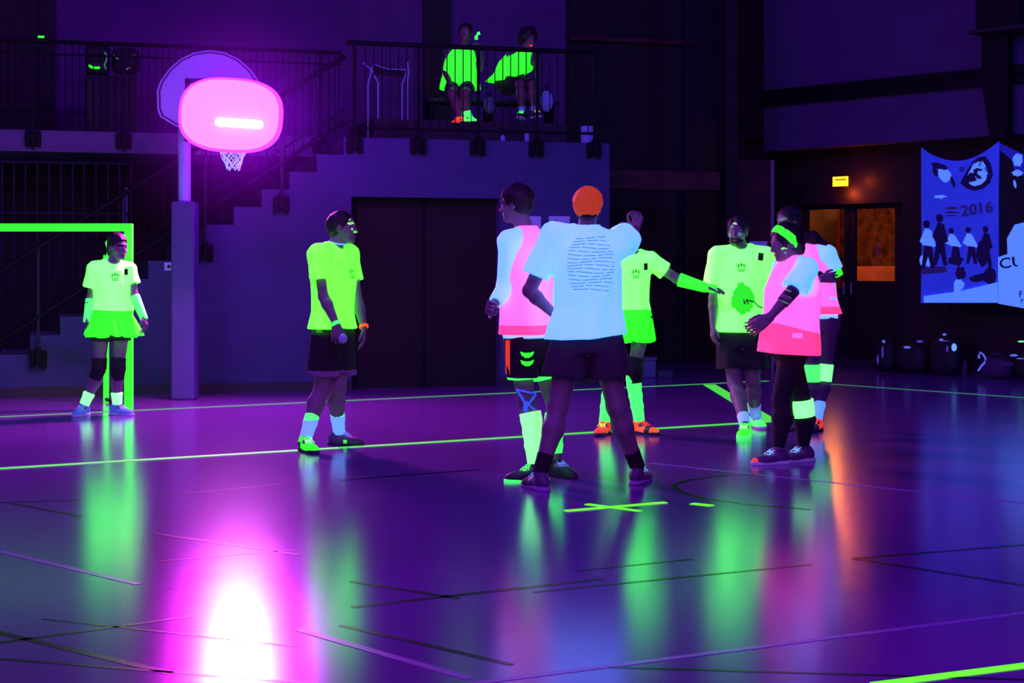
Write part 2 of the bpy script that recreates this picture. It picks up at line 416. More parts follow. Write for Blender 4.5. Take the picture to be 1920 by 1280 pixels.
# corridor
cm = mat('corridor_wall', (0.16, 0.07, 0.03), 0.8, noise=0.7, nscale=9)
mat('corridor_orange', (0.75, 0.30, 0.08), 0.7, noise=0.2, nscale=5)
struct(MB().fbox(RW, dl-2.2, drr+1.6, -0.02, 3.0, -2.6, -2.5).build('wall_corridor', M['corridor_wall']))
struct(MB().fbox(RW, dl-2.2, drr+1.6, 2.5, 2.6, -2.5, RL-0.21).build('ceiling', M['corridor_wall']))
cu0, _ = RW.px(1538, 400, -2.3); cu1, _ = RW.px(1560, 400, -2.3)
struct(MB().fbox(RW, cu0, cu1, 0, 2.5, -2.5, -2.3).build('trim_11', M['corridor_orange']))
c0 = RW.u(1598, -2.0); c1 = RW.u(1690, -2.0)
cnt = MB().fbox(RW, c0, c1, 0, RW.px(1640, 499, -2.0)[1], -2.4, -2.0).build('counter', M['corridor_orange'], bevel=0.01)
tag(cnt, 'low orange lit counter in the corridor behind the right door pane', 'counter')
pl = bpy.data.lights.new('corridor_lamp', 'POINT'); pl.energy = 36; pl.color = (1.0, 0.27, 0.05); pl.shadow_soft_size = 0.1
po = bpy.data.objects.new('corridor_lamp', pl); COL.objects.link(po); po.location = RW.w((c0+c1)/2-0.2, 2.1, -1.2)
# exit sign
eu, ez = RW.px(1576, 340, RL+0.22)
t = thing('exit_sign', 'glowing orange exit sign hanging above the double door', 'sign', RW.w(eu, ez-0.08, RL+0.22))
MB().fbox(RW, eu-0.135, eu+0.135, ez-0.075, ez+0.075, RL+0.185, RL+0.22).build('housing', M['black_steel'], t)
MB().fbox(RW, eu-0.125, eu+0.125, ez-0.065, ez+0.065, RL+0.22, RL+0.224).build('glowing_panel', M['exit_glow'], t)
m = MB()
for k in range(7):
    uu = eu-0.075+k*0.024
    m.fbox(RW, uu, uu+0.016, ez+0.012, ez+0.034, RL+0.224, RL+0.2255)
m.build('sign_mark', M['neon_dark'] if 'neon_dark' in M else M['badge_dark'], t)
MB().tube(RW.w(eu, ez+0.07, RL+0.2), RW.w(eu, ez+0.16, RL+0.2), 0.008).tube(RW.w(eu, ez+0.16, RL+0.2), RW.w(eu, ez+0.16, RL), 0.008).build('hanger', M['black_steel'], t)
for du, dzz, e in ((0.02, -0.16, 4.2), (0.26, 0.0, 1.4)):
    pl = bpy.data.lights.new('exit_light', 'POINT'); pl.energy = e*1.1; pl.color = (1.0, 0.13, 0.02); pl.shadow_soft_size = 0.04
    po = bpy.data.objects.new('exit_light', pl); COL.objects.link(po); po.location = RW.w(eu+du, ez+dzz, RL+0.10)
# trunking along the right wall
for i, (y0, dz2) in enumerate(((178, 0.05), (194, 0.045))):
    z0 = RW.px(1432, y0)[1]
    o = MB().fbox(RW, ua, ub, z0-dz2, z0+dz2, 0.0, 0.09).build('cable_trunking', M['black_steel'])
    tag(o, ['upper of the two dark cable trunks along the right wall', 'lower of the two dark cable trunks along the right wall'][i], 'trunking', 'cable trunks along the right wall')
# loudspeaker on its tapered post
su0, su1 = RW.u(1828, 0.5), RW.u(1912, 0.5)
z0 = RW.px(1870, 50, 0.5)[1]
t = thing('loudspeaker', 'black box loudspeaker on the right wall above a tapered post', 'speaker', RW.w((su0+su1)/2, z0, 0.3))
MB().fbox(RW, su0, su1, z0, z0+0.9, 0.1, 0.5).build('cabinet', M['black_steel'], t, bevel=0.02)
MB().fbox(RW, su0-0.08, su1+0.08, z0-0.05, z0-0.01, 0.0, 0.55).build('shelf', M['dark_steel'], t)
a0, b0 = RW.u(1850, 0.12), RW.u(1899, 0.12); za = RW.px(1870, 62, 0.12)[1]; zc = RW.px(1870, 262, 0.12)[1]
a1, b1 = RW.u(1866, 0.12), RW.u(1898, 0.12)
MB().prism([RW.w(a1, zc, 0.12), RW.w(b1, zc, 0.12), RW.w(b0, zc+0.5, 0.12), RW.w(b0, za, 0.12), RW.w(a0, za, 0.12), RW.w(a0, zc+0.7, 0.12)], -RW.n.to_3d()*0.0+RW.n.to_3d()*0.12).build('post', M['black_steel'], t)

# ------------------------------------------------------------------ lines and tapes on the floor
def strip(name, a, b, wd, mt, z=0.002, parent=None):
    a, b = Vector(a), Vector(b); d = (b-a).normalized(); n = Vector((-d.y, d.x, 0))*wd/2
    m = MB().hexa([a-n, b-n, b+n, a+n]+[v+Vector((0, 0, z)) for v in (a-n, b-n, b+n, a+n)])
    return m.build(name, mt, parent)
def tape(lbl, a, b, wd=0.10, mt='neon_tape', name='floor_tape', z=0.003, group=None):
    o = strip(name, G(*a), G(*b), wd, M[mt], z)
    return tag(o, lbl, 'floor tape', group)
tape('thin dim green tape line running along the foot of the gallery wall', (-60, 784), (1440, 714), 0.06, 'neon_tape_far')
tape('long green tape line crossing between the standing players', (-60, 882), (1446, 790), 0.08)
tape('short green tape line slanting back behind the bearded player', (1446, 790), (1330, 721), 0.14)
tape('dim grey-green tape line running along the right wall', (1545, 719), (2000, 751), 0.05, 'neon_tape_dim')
tape('bright green tape strip at the near right corner of the floor', (1640, 1284), (2020, 1235), 0.055, 'neon_tape_bright')
tape('longer stroke of the green tape cross on the floor', (1060, 958), (1248, 942), 0.045, 'neon_tape_bright', z=0.004, group='green tape cross')
tape('shorter stroke of the green tape cross on the floor', (1100, 945), (1200, 958), 0.045, 'neon_tape_bright', z=0.003, group='green tape cross')
tape('tiny green tape dash on the floor right of the tape cross', (1297, 944), (1335, 948), 0.055, 'neon_tape_bright')
for a, b, wd in (((-60, 1020), (260, 1095), 0.04), ((560, 1180), (880, 1272), 0.04), ((820, 1290), (1990, 1140), 0.035), ((1220, 868), (1990, 950), 0.03)):
    strip('court_line', G(*a), G(*b), wd, M['white_paint_line'], 0.0015, fl)
for a, b, wd in (((-60, 944), (150, 937), 0.04), ((20, 943), (150, 968), 0.04), ((290, 1000), (560, 1040), 0.035), ((-60, 1172), (320, 1262), 0.05), ((-60, 1213), (360, 1155), 0.04), ((-60, 1230), (700, 1290), 0.03), ((80, 1160), (560, 1212), 0.025),
                 ((660, 1138), (1130, 1085), 0.05), ((660, 1090), (860, 1122), 0.045), ((1000, 1110), (1520, 1058), 0.035), ((1600, 1047), (1960, 1018), 0.045), ((1600, 1047), (1990, 1108), 0.05),
                 ((640, 1172), (960, 1246), 0.04), ((1080, 1070), (1300, 1048), 0.03), ((640, 900), (900, 880), 0.06), ((300, 930), (560, 905), 0.04), ((1130, 1250), (1960, 1275), 0.03), ((300, 1052), (560, 1030), 0.03)):
    strip('dark_court_line', G(*a), G(*b), wd*0.75, M['black_tape'], 0.001, fl)
cc = G(1500, 908); arc = []
c3 = [G(1258, 908), G(1290, 893), G(1345, 886), G(1420, 884)]
m = MB()
pts = [G(1440, 888), G(1350, 892), G(1290, 900), G(1262, 910), G(1275, 922), G(1320, 934), G(1400, 945), G(1520, 955)]
for a, b in zip(pts[:-1], pts[1:]):
    d = (b-a).normalized(); n = Vector((-d.y, d.x, 0))*0.02
    m.hexa([a-n, b-n, b+n, a+n]+[v+Vector((0, 0, 0.001)) for v in (a-n, b-n, b+n, a+n)])
m.build('dark_circle_line', M['black_tape'], fl)

# ------------------------------------------------------------------ stairs and railings
t = thing('staircase', 'concrete stairs climbing behind the stepped gallery wall', 'stairs', BW.w(u0s, 0, -0.9))
m = MB(); u, z = u650, ZP
while z-rise > 0.15 and u-run > uL:
    z -= rise; m.fbox(BW, u-run, u, max(0, z-0.35), z-0.012, -1.45, -0.26); u -= run
m.build('steps', M['slab'], t)

def bracket(fr, u, z, off, parent):
    b = MB()
    b.fbox(fr, u-0.085, u-0.025, z-0.09, z+0.09, off, off+0.05)
    b.fbox(fr, u+0.025, u+0.085, z-0.09, z+0.09, off, off+0.05)
    b.fbox(fr, u-0.03, u+0.03, z-0.05, z+0.12, off, off+0.09)
    b.fbox(fr, u-0.09, u+0.09, z-0.02, z+0.03, off, off+0.03)
    return b.build('post_bracket', M['black_steel'], parent, bevel=0.008)
# level railing on the gallery edge
t = thing('gallery_railing', 'black steel railing along the gallery edge above the dark door', 'railing', BW.w(0, ZP-0.1, 0.05))
px_posts = (665, 785, 897, 1007, 1115)
ztop = BW.px(900, 91)[1]
MB().tube(BW.w(BW.u(650), ztop, 0.05), BW.w(BW.u(1118), ztop, 0.05), 0.028).build('top_rail', M['black_steel'], t)
MB().tube(BW.w(BW.u(650), ZP+0.10, 0.05), BW.w(BW.u(1118), ZP+0.10, 0.05), 0.014).build('bottom_rail', M['black_steel'], t)
for x in px_posts:
    uu = BW.u(x, 0.05)
    MB().fbox(BW, uu-0.015, uu+0.015, ZP-0.1, ztop, 0.035, 0.065).build('post', M['black_steel'], t)
    bracket(BW, uu, ZP-0.085, 0.0, t)
ulo, uhi = BW.u(668), BW.u(1114); nb = 30
for k in range(1, nb):
    uu = ulo+(uhi-ulo)*k/nb
    MB().tube(BW.w(uu, ZP+0.1, 0.05), BW.w(uu, ztop, 0.05), 0.006, n=6).build('baluster', M['black_steel'], t)
# stair railing
t = thing('stair_railing', 'black steel railing sloping down with the stairs behind the goal', 'railing', BW.w(u0s, z0s, 0.05))
slope = rise/run
def zs(u): return ZP+(u-u650)*slope
ul = BW.u(-60); uu0 = BW.u(650)
for nm, dz, r in (('top_rail', 0.86, 0.028), ('bottom_rail', 0.14, 0.025), ('middle_rail', 0.28, 0.014)):
    MB().tube(BW.w(ul, zs(ul)+dz, 0.05), BW.w(uu0-0.03, zs(uu0)+dz, 0.05), r).build(nm, M['black_steel'], t)
for x in (72, 232, 385, 528):
    uu = BW.u(x, 0.05)
    MB().fbox(BW, uu-0.015, uu+0.015, zs(uu)-0.30, zs(uu)+0.86, 0.035, 0.065).build('post', M['dark_steel'], t)
    if x != 232: bracket(BW, uu, zs(uu)-0.30, 0.0, t)
n = 40
for k in range(1, n):
    uu = ul+(uu0-ul)*k/n
    MB().tube(BW.w(uu, zs(uu)+0.14, 0.05), BW.w(uu, zs(uu)+0.86, 0.05), 0.006, n=6).build('baluster', M['black_steel'], t)
# railing on the upper landing, further back
t = thing('landing_railing', 'dark railing on the upper landing left of the basketball hoop', 'railing', BW.w(BW.u(150, -1.45), ZP, -1.45))
zl = BW.px(200, 82, -1.45)[1]
a, b = BW.u(-80, -1.45), BW.u(640, -1.45)
MB().tube(BW.w(a, zl, -1.45), BW.w(b, zl, -1.45), 0.025).build('top_rail', M['black_steel'], t)
MB().tube(BW.w(a, zl-0.14, -1.45), BW.w(b, zl-0.14, -1.45), 0.012).build('bottom_rail', M['black_steel'], t)
for x in (62, 232, 430, 600):
    uu = BW.u(x, -1.45)
    MB().fbox(BW, uu-0.015, uu+0.015, ZP-0.1, zl, -1.47, -1.44).build('post', M['black_steel'], t)
    bracket(BW, uu, ZP+0.02, -1.5, t)
for k in range(1, 56):
    uu = a+(b-a)*k/56
    MB().tube(BW.w(uu, ZP+0.14, -1.45), BW.w(uu, zl, -1.45), 0.006, n=6).build('baluster', M['black_steel'], t)
# upright bars under the landing
t = thing('wall_bars', 'tall upright bars under the upper landing behind the goal', 'bars', BW.w(BW.u(120, -1.6), 0, -1.6))
zz1 = BW.px(120, 305, -1.6)[1]; zz0 = BW.px(120, 640, -1.6)[1]
for i, x in enumerate(range(-40, 250, 22)):
    uu = BW.u(x, -1.6)
    MB().tube(BW.w(uu, 0.0, -1.6), BW.w(uu, zz1, -1.6), 0.014, n=8).build('bar', M['dark_steel'], t)
for y in (305, 400):
    zz = BW.px(120, y, -1.6)[1]
    MB().tube(BW.w(BW.u(-40, -1.6), zz, -1.6), BW.w(BW.u(240, -1.6), zz, -1.6), 0.016).build('cross_rail', M['dark_steel'], t)
o = MB().tube(BW.W(237, 352, -1.7), BW.w(BW.u(237, -1.7), 0, -1.7), 0.012).build('thin_pole', M['pole_paint'])
tag(o, 'thin pale upright pole just behind the right goal post', 'pole')

# ------------------------------------------------------------------ goal
sg = 198.5; dg = F/sg
gt = thing('handball_goal', 'glowing green taped handball goal behind the girl in the tutu', 'goal', G(240, 768))
gx1 = P(247, 600, G(240, 768).y).x; gy = G(240, 768).y
gzt = P(0, 419, gy).z
pw = 0.072
MB().box((gx1-pw, gy, 0), (gx1, gy+pw, gzt-pw)).build('goal_post', M['neon_goal'], gt, bevel=0.004)
MB().box((gx1-3.0, gy, 0), (gx1-3.0+pw, gy+pw, gzt-pw)).build('goal_post', M['neon_goal'], gt, bevel=0.004)
MB().box((gx1-3.0, gy, gzt-pw), (gx1, gy+pw, gzt)).build('crossbar', M['neon_goal'], gt, bevel=0.004)
bx = P(199, 700, gy+0.85)
MB().tube((gx1-0.04, gy+pw, 0.03), (bx.x, gy+0.85, 0.03), 0.02).build('base_bar', M['dark_steel'], gt)
MB().box((bx.x-0.024, gy+0.83, 0), (bx.x+0.024, gy+0.87, P(199, 478, gy+0.85).z)).build('rear_upright', M['neon_goal'], gt, bevel=0.004)
MB().tube((bx.x, gy+0.85, P(199, 478, gy+0.85).z), (gx1-0.04, gy+pw, gzt-0.05), 0.018).build('top_stay', M['dark_steel'], gt)

# ------------------------------------------------------------------ basketball hoop
pb = G(348, 748)
ht = thing('basketball_hoop', 'fan-shaped basketball backboard on a padded pole behind the lit lamp', 'basketball hoop', pb)
dpo = pb.y
zpad = P(0, 378, dpo).z; ztopp = P(0, 200, dpo).z
px0 = P(346, 0, dpo).x
MB().tube((px0, dpo, zpad-0.05), (px0, dpo, ztopp), 0.064, n=20).build('pole', M['pole_paint'], ht, smooth=False)
MB().box((px0-0.115, dpo-0.12, 0), (px0+0.125, dpo+0.12, zpad)).build('pole_pad', M['pole_pad'], ht, bevel=0.02)
db = 16.0; bc = P(395, 178, db)
MB().tube((px0, dpo, ztopp-0.05), (bc.x, db+0.03, ztopp-0.05), 0.04).tube((px0, dpo, ztopp-0.35), (bc.x-0.1, db+0.03, ztopp-0.25), 0.03).build('arm', M['dark_steel'], ht)
def BP(x, y, off=0.0): return P(x, y, db)+Vector((0, -off, 0))
outline = [(330, 237), (300, 219), (295, 205), (294, 170), (300, 153)]
cxb, cyb, rb = 393, 196, 102
for k in range(0, 15):
    a = math.radians(205-(205-(-25))*k/14)
    outline.append((cxb+rb*math.cos(a)*0.99, cyb-rb*math.sin(a)))
outline = outline[:5]+[p for p in outline[5:] if p[1] < 152]+[(486, 153), (492, 170), (491, 205), (486, 219), (456, 237), (420, 247), (366, 247)]
MB().prism([BP(*p) for p in outline], (0, 0.03, 0)).build('backboard', M['white_board'], ht)
def inset(pts, k, c=(393, 172)):
    return [(c[0]+(x-c[0])*k, c[1]+(y-c[1])*k) for x, y in pts]
m = MB(); A = inset(outline, 0.965); B = inset(outline, 0.93); n = len(A)
for i in range(n):
    j = (i+1) % n
    q = [BP(*A[i], 0.001), BP(*A[j], 0.001), BP(*B[j], 0.001), BP(*B[i], 0.001)]
    m.hexa(q+[v-Vector((0, 0.003, 0)) for v in q])
m.build('border_line', M['board_line'], ht)
m = MB()
for (x0, y0, x1, y1) in ((347, 147, 440, 156), (347, 147, 356, 215), (431, 147, 440, 215), (347, 207, 440, 215)):
    a, b = BP(x0, y1, 0.001), BP(x1, y0, 0.001)
    m.box((a.x, a.y-0.003, a.z), (b.x, a.y, b.z))
m.build('target_square', M['board_line'], ht)
rc = P(437, 283, 15.8); rr = 0.13
m = MB(); m.path([rc+Vector((rr*math.cos(a), rr*math.sin(a), 0)) for a in [2*math.pi*k/24 for k in range(24)]], 0.010, closed=True)
m.tube(rc+Vector((0, rr, 0)), (rc.x-0.05, db, rc.z+0.04), 0.012)
m.build('rim', M['neon_orange'], ht)
m = MB(); lv = 5
for k in range(10):
    for sgn in (1, -1):
        pts = []
        for i in range(lv+1):
            a = 2*math.pi*(k+sgn*i*0.5)/10; r = rr*(1-0.55*(i/lv)**0.8)*(1+0.06*math.sin(k*3.1+i))
            pts.append(rc+Vector((r*math.cos(a)+0.006*math.sin(k*5), r*math.sin(a), -0.035*i*(1+0.12*math.sin(k*2.3)))))
        m.path(pts, 0.0045, n=5)
m.build('net', M['sock_white'], ht)

# ------------------------------------------------------------------ ultraviolet lamp before the backboard, its glare built as a glowing oval
dl_ = 15.55; lc = P(433, 216, dl_)
lt = thing('floodlight', 'ultraviolet floodlight, its glare built as a big pink oval, in front of the basketball backboard', 'lamp', lc)
hw, hh = 98*dl_/F, 70*dl_/F
tilt = math.radians(-4.0)
def oval(k, nexp=2.7, n=72):
    out = []
    for i in range(n):
        a = 2*math.pi*i/n; c, s_ = math.cos(a), math.sin(a)
        x = math.copysign(abs(c)**(2/nexp), c)*hw*k; z = math.copysign(abs(s_)**(2/nexp), s_)*hh*k
        out.append((x*math.cos(tilt)-z*math.sin(tilt), x*math.sin(tilt)+z*math.cos(tilt)))
    return out
def rings(spec):
    m = MB(); rs = []
    for k, y in spec: rs.append([lc+Vector((x, y, z)) for x, z in oval(k)])
    n = len(rs[0])
    for A, B in zip(rs[:-1], rs[1:]):
        m.add(A+B, [(i, (i+1) % n, n+(i+1) % n, n+i) for i in range(n)])
    return m, rs
m, rs = rings([(0.93, -0.05), (0.80, -0.075), (0.60, -0.095), (0.35, -0.105), (0.12, -0.108)])
m.add(rs[-1], [tuple(range(len(rs[-1])))])
m.build('glare_oval', M['glare_face'], lt, smooth=True)  # lens glare round the tube, built as a solid glowing oval
m, rs = rings([(0.93, -0.05), (0.98, -0.03), (1.0, 0.0), (0.99, 0.03)]); m.build('glare_rim', M['glare_ring'], lt, smooth=True)  # outer edge of the same built glare
m, rs = rings([(0.99, 0.03), (0.9, 0.10), (0.6, 0.16), (0.2, 0.17)]); m.add(rs[-1], [tuple(range(len(rs[-1])))]); m.build('reflector_shell', M['dark_steel'], lt, smooth=True)
a, b = P(416, 231, dl_)+Vector((0, -0.14, 0)), P(490, 236, dl_)+Vector((0, -0.14, 0))
MB().tube(a, b, 0.04, n=20).ball(a, 0.04).ball(b, 0.04).build('tube_lamp', M['lamp_tube'], lt, smooth=True)
MB().tube((lc.x-0.1, lc.y+0.2, lc.z), (lc.x-0.16, db-0.0, lc.z+0.02), 0.025).build('mounting_arm', M['dark_steel'], lt)
# point lights added behind the lamp to light the wall like its halo
for (dx, dy, dz, e) in ((0.60, 0.60, 0.0, 60), (0.3, 0.3, -0.5, 8)):
    pl = bpy.data.lights.new('halo_fill_light', 'POINT'); pl.energy = e; pl.color = (0.62, 0.0, 1.0); pl.shadow_soft_size = 0.10
    po = bpy.data.objects.new('halo_fill_light', pl); COL.objects.link(po); po.location = lc+Vector((dx, dy, dz))

# scattering volume added to stand in for the lens glow round the lamp
hz = bpy.data.materials.new('lens_glow_volume'); hz.use_nodes = True; nt = hz.node_tree; nt.nodes.clear()
out = nt.nodes.new('ShaderNodeOutputMaterial'); vs_ = nt.nodes.new('ShaderNodeVolumeScatter'); tc = nt.nodes.new('ShaderNodeTexCoord')
vs_.inputs['Color'].default_value = (0.45, 0.0, 1.0, 1); vs_.inputs['Anisotropy'].default_value = 0.0
gr = nt.nodes.new('ShaderNodeTexGradient'); gr.gradient_type = 'SPHERICAL'
mp_ = nt.nodes.new('ShaderNodeMapping'); mp_.inputs['Scale'].default_value = (1/1.5, 1/1.5, 1/1.5)
nt.links.new(tc.outputs['Object'], mp_.inputs['Vector']); nt.links.new(mp_.outputs['Vector'], gr.inputs['Vector'])
pw2 = nt.nodes.new('ShaderNodeMath'); pw2.operation = 'POWER'; pw2.inputs[1].default_value = 1.6; nt.links.new(gr.outputs['Fac'], pw2.inputs[0])
ml = nt.nodes.new('ShaderNodeMath'); ml.operation = 'MULTIPLY'; ml.inputs[1].default_value = 0.045; nt.links.new(pw2.outputs[0], ml.inputs[0])
nt.links.new(ml.outputs[0], vs_.inputs['Density']); nt.links.new(vs_.outputs[0], out.inputs['Volume'])
hm_ = MB().ball(lc+Vector((0.1, 0.1, 0)), 1.5, 32, 20)
ho = link_mesh('lens_glow', [Vector(v) for v in hm_.v], hm_.f, hz); 
cen = lc+Vector((0.1, 0.1, 0)); dlt = cen-ho.location
ho.data.transform(Matrix.Translation(-dlt)); ho.location = cen
tag(ho, 'thin violet volume added for the lens glow round the pink floodlight', 'lens_glow', kind='stuff')

# ------------------------------------------------------------------ small things on the walls
def plate(fr, x0, y0, x1, y1, off, mt, name, label, cat, extra=None):
    u0, z1 = fr.px(x0, y0, off); u1, z0 = fr.px(x1, y1, off)
    t = thing(name, label, cat, fr.w((u0+u1)/2, z0, off))
    MB().fbox(fr, u0, u1, z0, z1, off, off+0.01).build('board', M[mt], t, bevel=0.003)
    if extra: extra(t, u0, u1, z0, z1, off+0.012)
    return t
def ex1(t, u0, u1, z0, z1, o):
    MB().fbox(BW, u0+(u1-u0)*0.15, u0+(u1-u0)*0.35, z0+0.02, z1-(z1-z0)*0.25, o-0.002, o+0.002).fbox(BW, u0+(u1-u0)*0.3, u1-0.03, z0+0.02, z0+(z1-z0)*0.38, o-0.002, o+0.002).build('picture', M['banner_ink'], t)
plate(BW, 1029, 405, 1068, 436, 0.0, 'paper_white', 'notice', 'bluish white notice on the gallery wall, right of the pink bib player', 'notice', ex1)
plate(BW, 985, 405, 1014, 436, 0.0, 'paper_white', 'notice', 'bluish notice half hidden behind the pink bib player\'s neck', 'notice', ex1)
def ex2(t, u0, u1, z0, z1, o):
    c = BW.w((u0+u1)/2, (z0+z1)/2, o)
    MB().tube(c, c+BW.n.to_3d()*0.006, 0.02, n=16).build('socket', M['badge_dark'], t)
plate(BW, 308, 492, 325, 507, 0.0, 'paper_white', 'wall_socket', 'small pale wall socket left of the padded pole', 'socket', ex2)
plate(BW, 1405, 452, 1438, 476, -1.95, 'paper_white', 'notice', 'small blue notice behind the bearded player\'s shoulder', 'notice')
u_, z_ = RW.px(1466, 384, 0.0)

# ------------------------------------------------------------------ banners on the right wall
BO = 0.28
def top_z(u, uA, uB, zA, zB, sag):
    t_ = (u-uA)/(uB-uA); return zA*(1-t_)+zB*t_-sag*4*t_*(1-t_)
def banner_mesh(uA, uB, ztopf, zbotf, nu=40, nz=30, thick=0.006):
    m = MB(); vs = []
    for side in (0, 1):
        for i in range(nu+1):
            u = uA+(uB-uA)*i/nu
            zt_, zb_ = ztopf(u), zbotf(u)
            for j in range(nz+1):
                z = zb_+(zt_-zb_)*j/nz
                off = BO+0.008*math.sin(u*9+z*2)+0.004*math.sin(u*23+z*5)-side*thick
                vs.append(RW.w(u, z, off))
    fs = []; N = (nu+1)*(nz+1)
    for i in range(nu):
        for j in range(nz):
            a = i*(nz+1)+j; b = a+nz+1
            fs.append((a, b, b+1, a+1)); fs.append((N+a, N+a+1, N+b+1, N+b))
    return m.add(vs, fs)
uA, zA = RW.px(1727, 276, BO); uM, zM = RW.px(1873, 264, BO); uE, zE = RW.px(2010, 330, BO)
_, zbA = RW.px(1732, 568, BO); _, zbM = RW.px(1873, 568, BO); _, zbE = RW.px(1920, 573, BO)
t1 = lambda u: top_z(u, uA, uM, zA, zM, 0.20)
b1_ = lambda u: zbA+(zbM-zbA)*(u-uA)/(uM-uA)
bn = thing('photo_banner', 'blue lit photo banner of handball players with a round crest and 2016', 'banner', RW.w((uA+uM)/2, zbA, BO))
cloth = banner_mesh(uA, uM, t1, b1_).build('cloth', M['banner_cloth'], bn, smooth=True)
def boff(u, z): return BO+0.008*math.sin(u*9+z*2)+0.004*math.sin(u*23+z*5)
def bprint(name, polys, mt, parent, lift=0.006):
    """flat printed shapes given in picture columns and rows, laid on the cloth"""
    m = MB()
    for pl_ in polys:
        q = []
        for x, y in pl_:
            u, z = RW.px(x, y, BO); q.append(RW.w(u, z, boff(u, z)+lift))
        m.prism(q, RW.n.to_3d()*-0.003)
    return m.build(name, M[mt], parent)
def blob(cx, cy, rx, ry, n=16, rot=0.0, j=0.0, seed=0):
    rnd = random.Random(seed); out = []
    for i in range(n):
        a = 2*math.pi*i/n; k = 1+j*(rnd.random()-0.5)
        x, y = rx*k*math.cos(a), ry*k*math.sin(a)
        out.append((cx+x*math.cos(rot)-y*math.sin(rot), cy+x*math.sin(rot)+y*math.cos(rot)))
    return out
# crest
def ringpoly(cx, cy, a0, a1, r0, r1, n=14, sx=1.0, sy=1.0):
    o = [(cx+r1*sx*math.cos(math.radians(a0+(a1-a0)*i/n)), cy-r1*sy*math.sin(math.radians(a0+(a1-a0)*i/n))) for i in range(n+1)]
    q = [(cx+r0*sx*math.cos(math.radians(a0+(a1-a0)*i/n)), cy-r0*sy*math.sin(math.radians(a0+(a1-a0)*i/n))) for i in range(n, -1, -1)]
    return o+q
crest_c = (1830, 326)
shield = [(1843, 302), (1850, 312), (1853, 326), (1849, 338), (1840, 346), (1828, 349), (1816, 345), (1809, 338), (1813, 330), (1819, 320), (1826, 309), (1835, 303)]
ob = [(crest_c[0]+(x-crest_c[0])*1.42, crest_c[1]+(y-crest_c[1])*1.38) for x, y in shield]
bprint('crest_ring', [ob], 'banner_ink', bn, 0.005)
bprint('crest_field', [shield], 'banner_white', bn, 0.008)
bprint('crest_figure', [blob(1831, 320, 6, 4, rot=-0.7, j=0.5, seed=1), blob(1825, 330, 4, 7, rot=0.4, j=0.5, seed=2), blob(1835, 331, 8, 3, rot=0.5, j=0.5, seed=3), blob(1831, 326, 3, 5, j=0.4, seed=4), blob(1838, 318, 5, 2.2, rot=0.2, j=.4, seed=5)], 'banner_ink', bn, 0.011)
def text_mesh(txt, parent, name, mt, fr, x, y, hpx, off, rot=0.0, widen=1.0, bold=0.0, onb=True):
    """lettering as thin geometry standing on an upright plane; x, y the lower left corner in the picture"""
    cu = bpy.data.curves.new('t', 'FONT'); cu.body = txt; cu.size = 1.0; cu.offset = bold; cu.resolution_u = 3
    to = bpy.data.objects.new('t', cu); COL.objects.link(to)
    dg_ = bpy.context.evaluated_depsgraph_get(); me = to.evaluated_get(dg_).to_mesh()
    V = [tuple(v.co) for v in me.vertices]; Fs = [tuple(p.vertices) for p in me.polygons]
    to.to_mesh_clear() if hasattr(to, 'to_mesh_clear') else None
    bpy.data.objects.remove(to, do_unlink=True); bpy.data.curves.remove(cu)
    u0, z0 = fr.px(x, y, off); _, z1 = fr.px(x, y-hpx, off); s_ = (z1-z0)/0.72
    c, sn = math.cos(rot), math.sin(rot); W = []
    for v in V:
        a, b = v[0]*s_*widen, v[1]*s_
        uu, zz = u0+a*c-b*sn, z0+a*sn+b*c
        W.append(fr.w(uu, zz, (boff(uu, zz)+0.022) if onb else off))
    return link_mesh(name, W, Fs, M[mt], parent)
text_mesh('2016', bn, 'year_lettering', 'banner_olive', RW, 1803, 405, 20, BO, rot=0.10, widen=1.25, bold=0.02)
bprint('small_lettering', [blob(1785, 390, 13, 2.2, j=0.5, seed=9), blob(1786, 398, 15, 1.8, j=0.5, seed=10), blob(1784, 404, 12, 1.2, j=0.5, seed=11)], 'banner_olive', bn)
for i, (ch, ax) in enumerate(zip('GENC', (158, 70, 42, 12))):
    a = math.radians(ax); text_mesh(ch, bn, 'crest_letter', 'banner_ink' if i == 0 else 'banner_mid', RW, 1828+24*math.cos(a), 327-22*math.sin(a)+4, 9, BO, rot=a-1.57, bold=0.02)
# printed players
pw_, pd_ = [], []
def player(x, y, h, lean, dark):
    body = [(x-h*.10, y-h*.55), (x+h*.02, y-h*.82), (x+h*.14, y-h*.78), (x+h*.22+lean, y-h*.45), (x+h*.10+lean, y-h*.42), (x-h*.02+lean, y-h*.45)]
    legs = [(x-h*.02+lean, y-h*.47), (x+h*.14+lean, y-h*.45), (x+h*.20+lean, y), (x+h*.12+lean, y), (x+h*.06+lean, y-h*.25), (x-h*.02+lean, y), (x-h*.08+lean, y)]
    (pd_ if dark else pw_).append(body); pd_.append(blob(x+h*.05, y-h*.90, h*.07, h*.08, seed=int(x)))
    pd_.append(legs)
player(1733, 503, 92, 2, False); player(1758, 497, 98, 0, True); player(1781, 492, 66, 8, False); player(1812, 494, 70, 6, False); player(1845, 500, 78, 0, True)
pw_ += [[(1790, 530), (1794, 524), (1802, 524), (1809, 532), (1806, 541), (1799, 546), (1790, 552)], blob(1771, 326, 11, 16, rot=-0.5, j=0.3, seed=21), blob(1763, 369, 10, 3, j=0.6, seed=22), blob(1729, 488, 5, 10, seed=25), blob(1739, 490, 6, 10, rot=-.3, seed=26)]
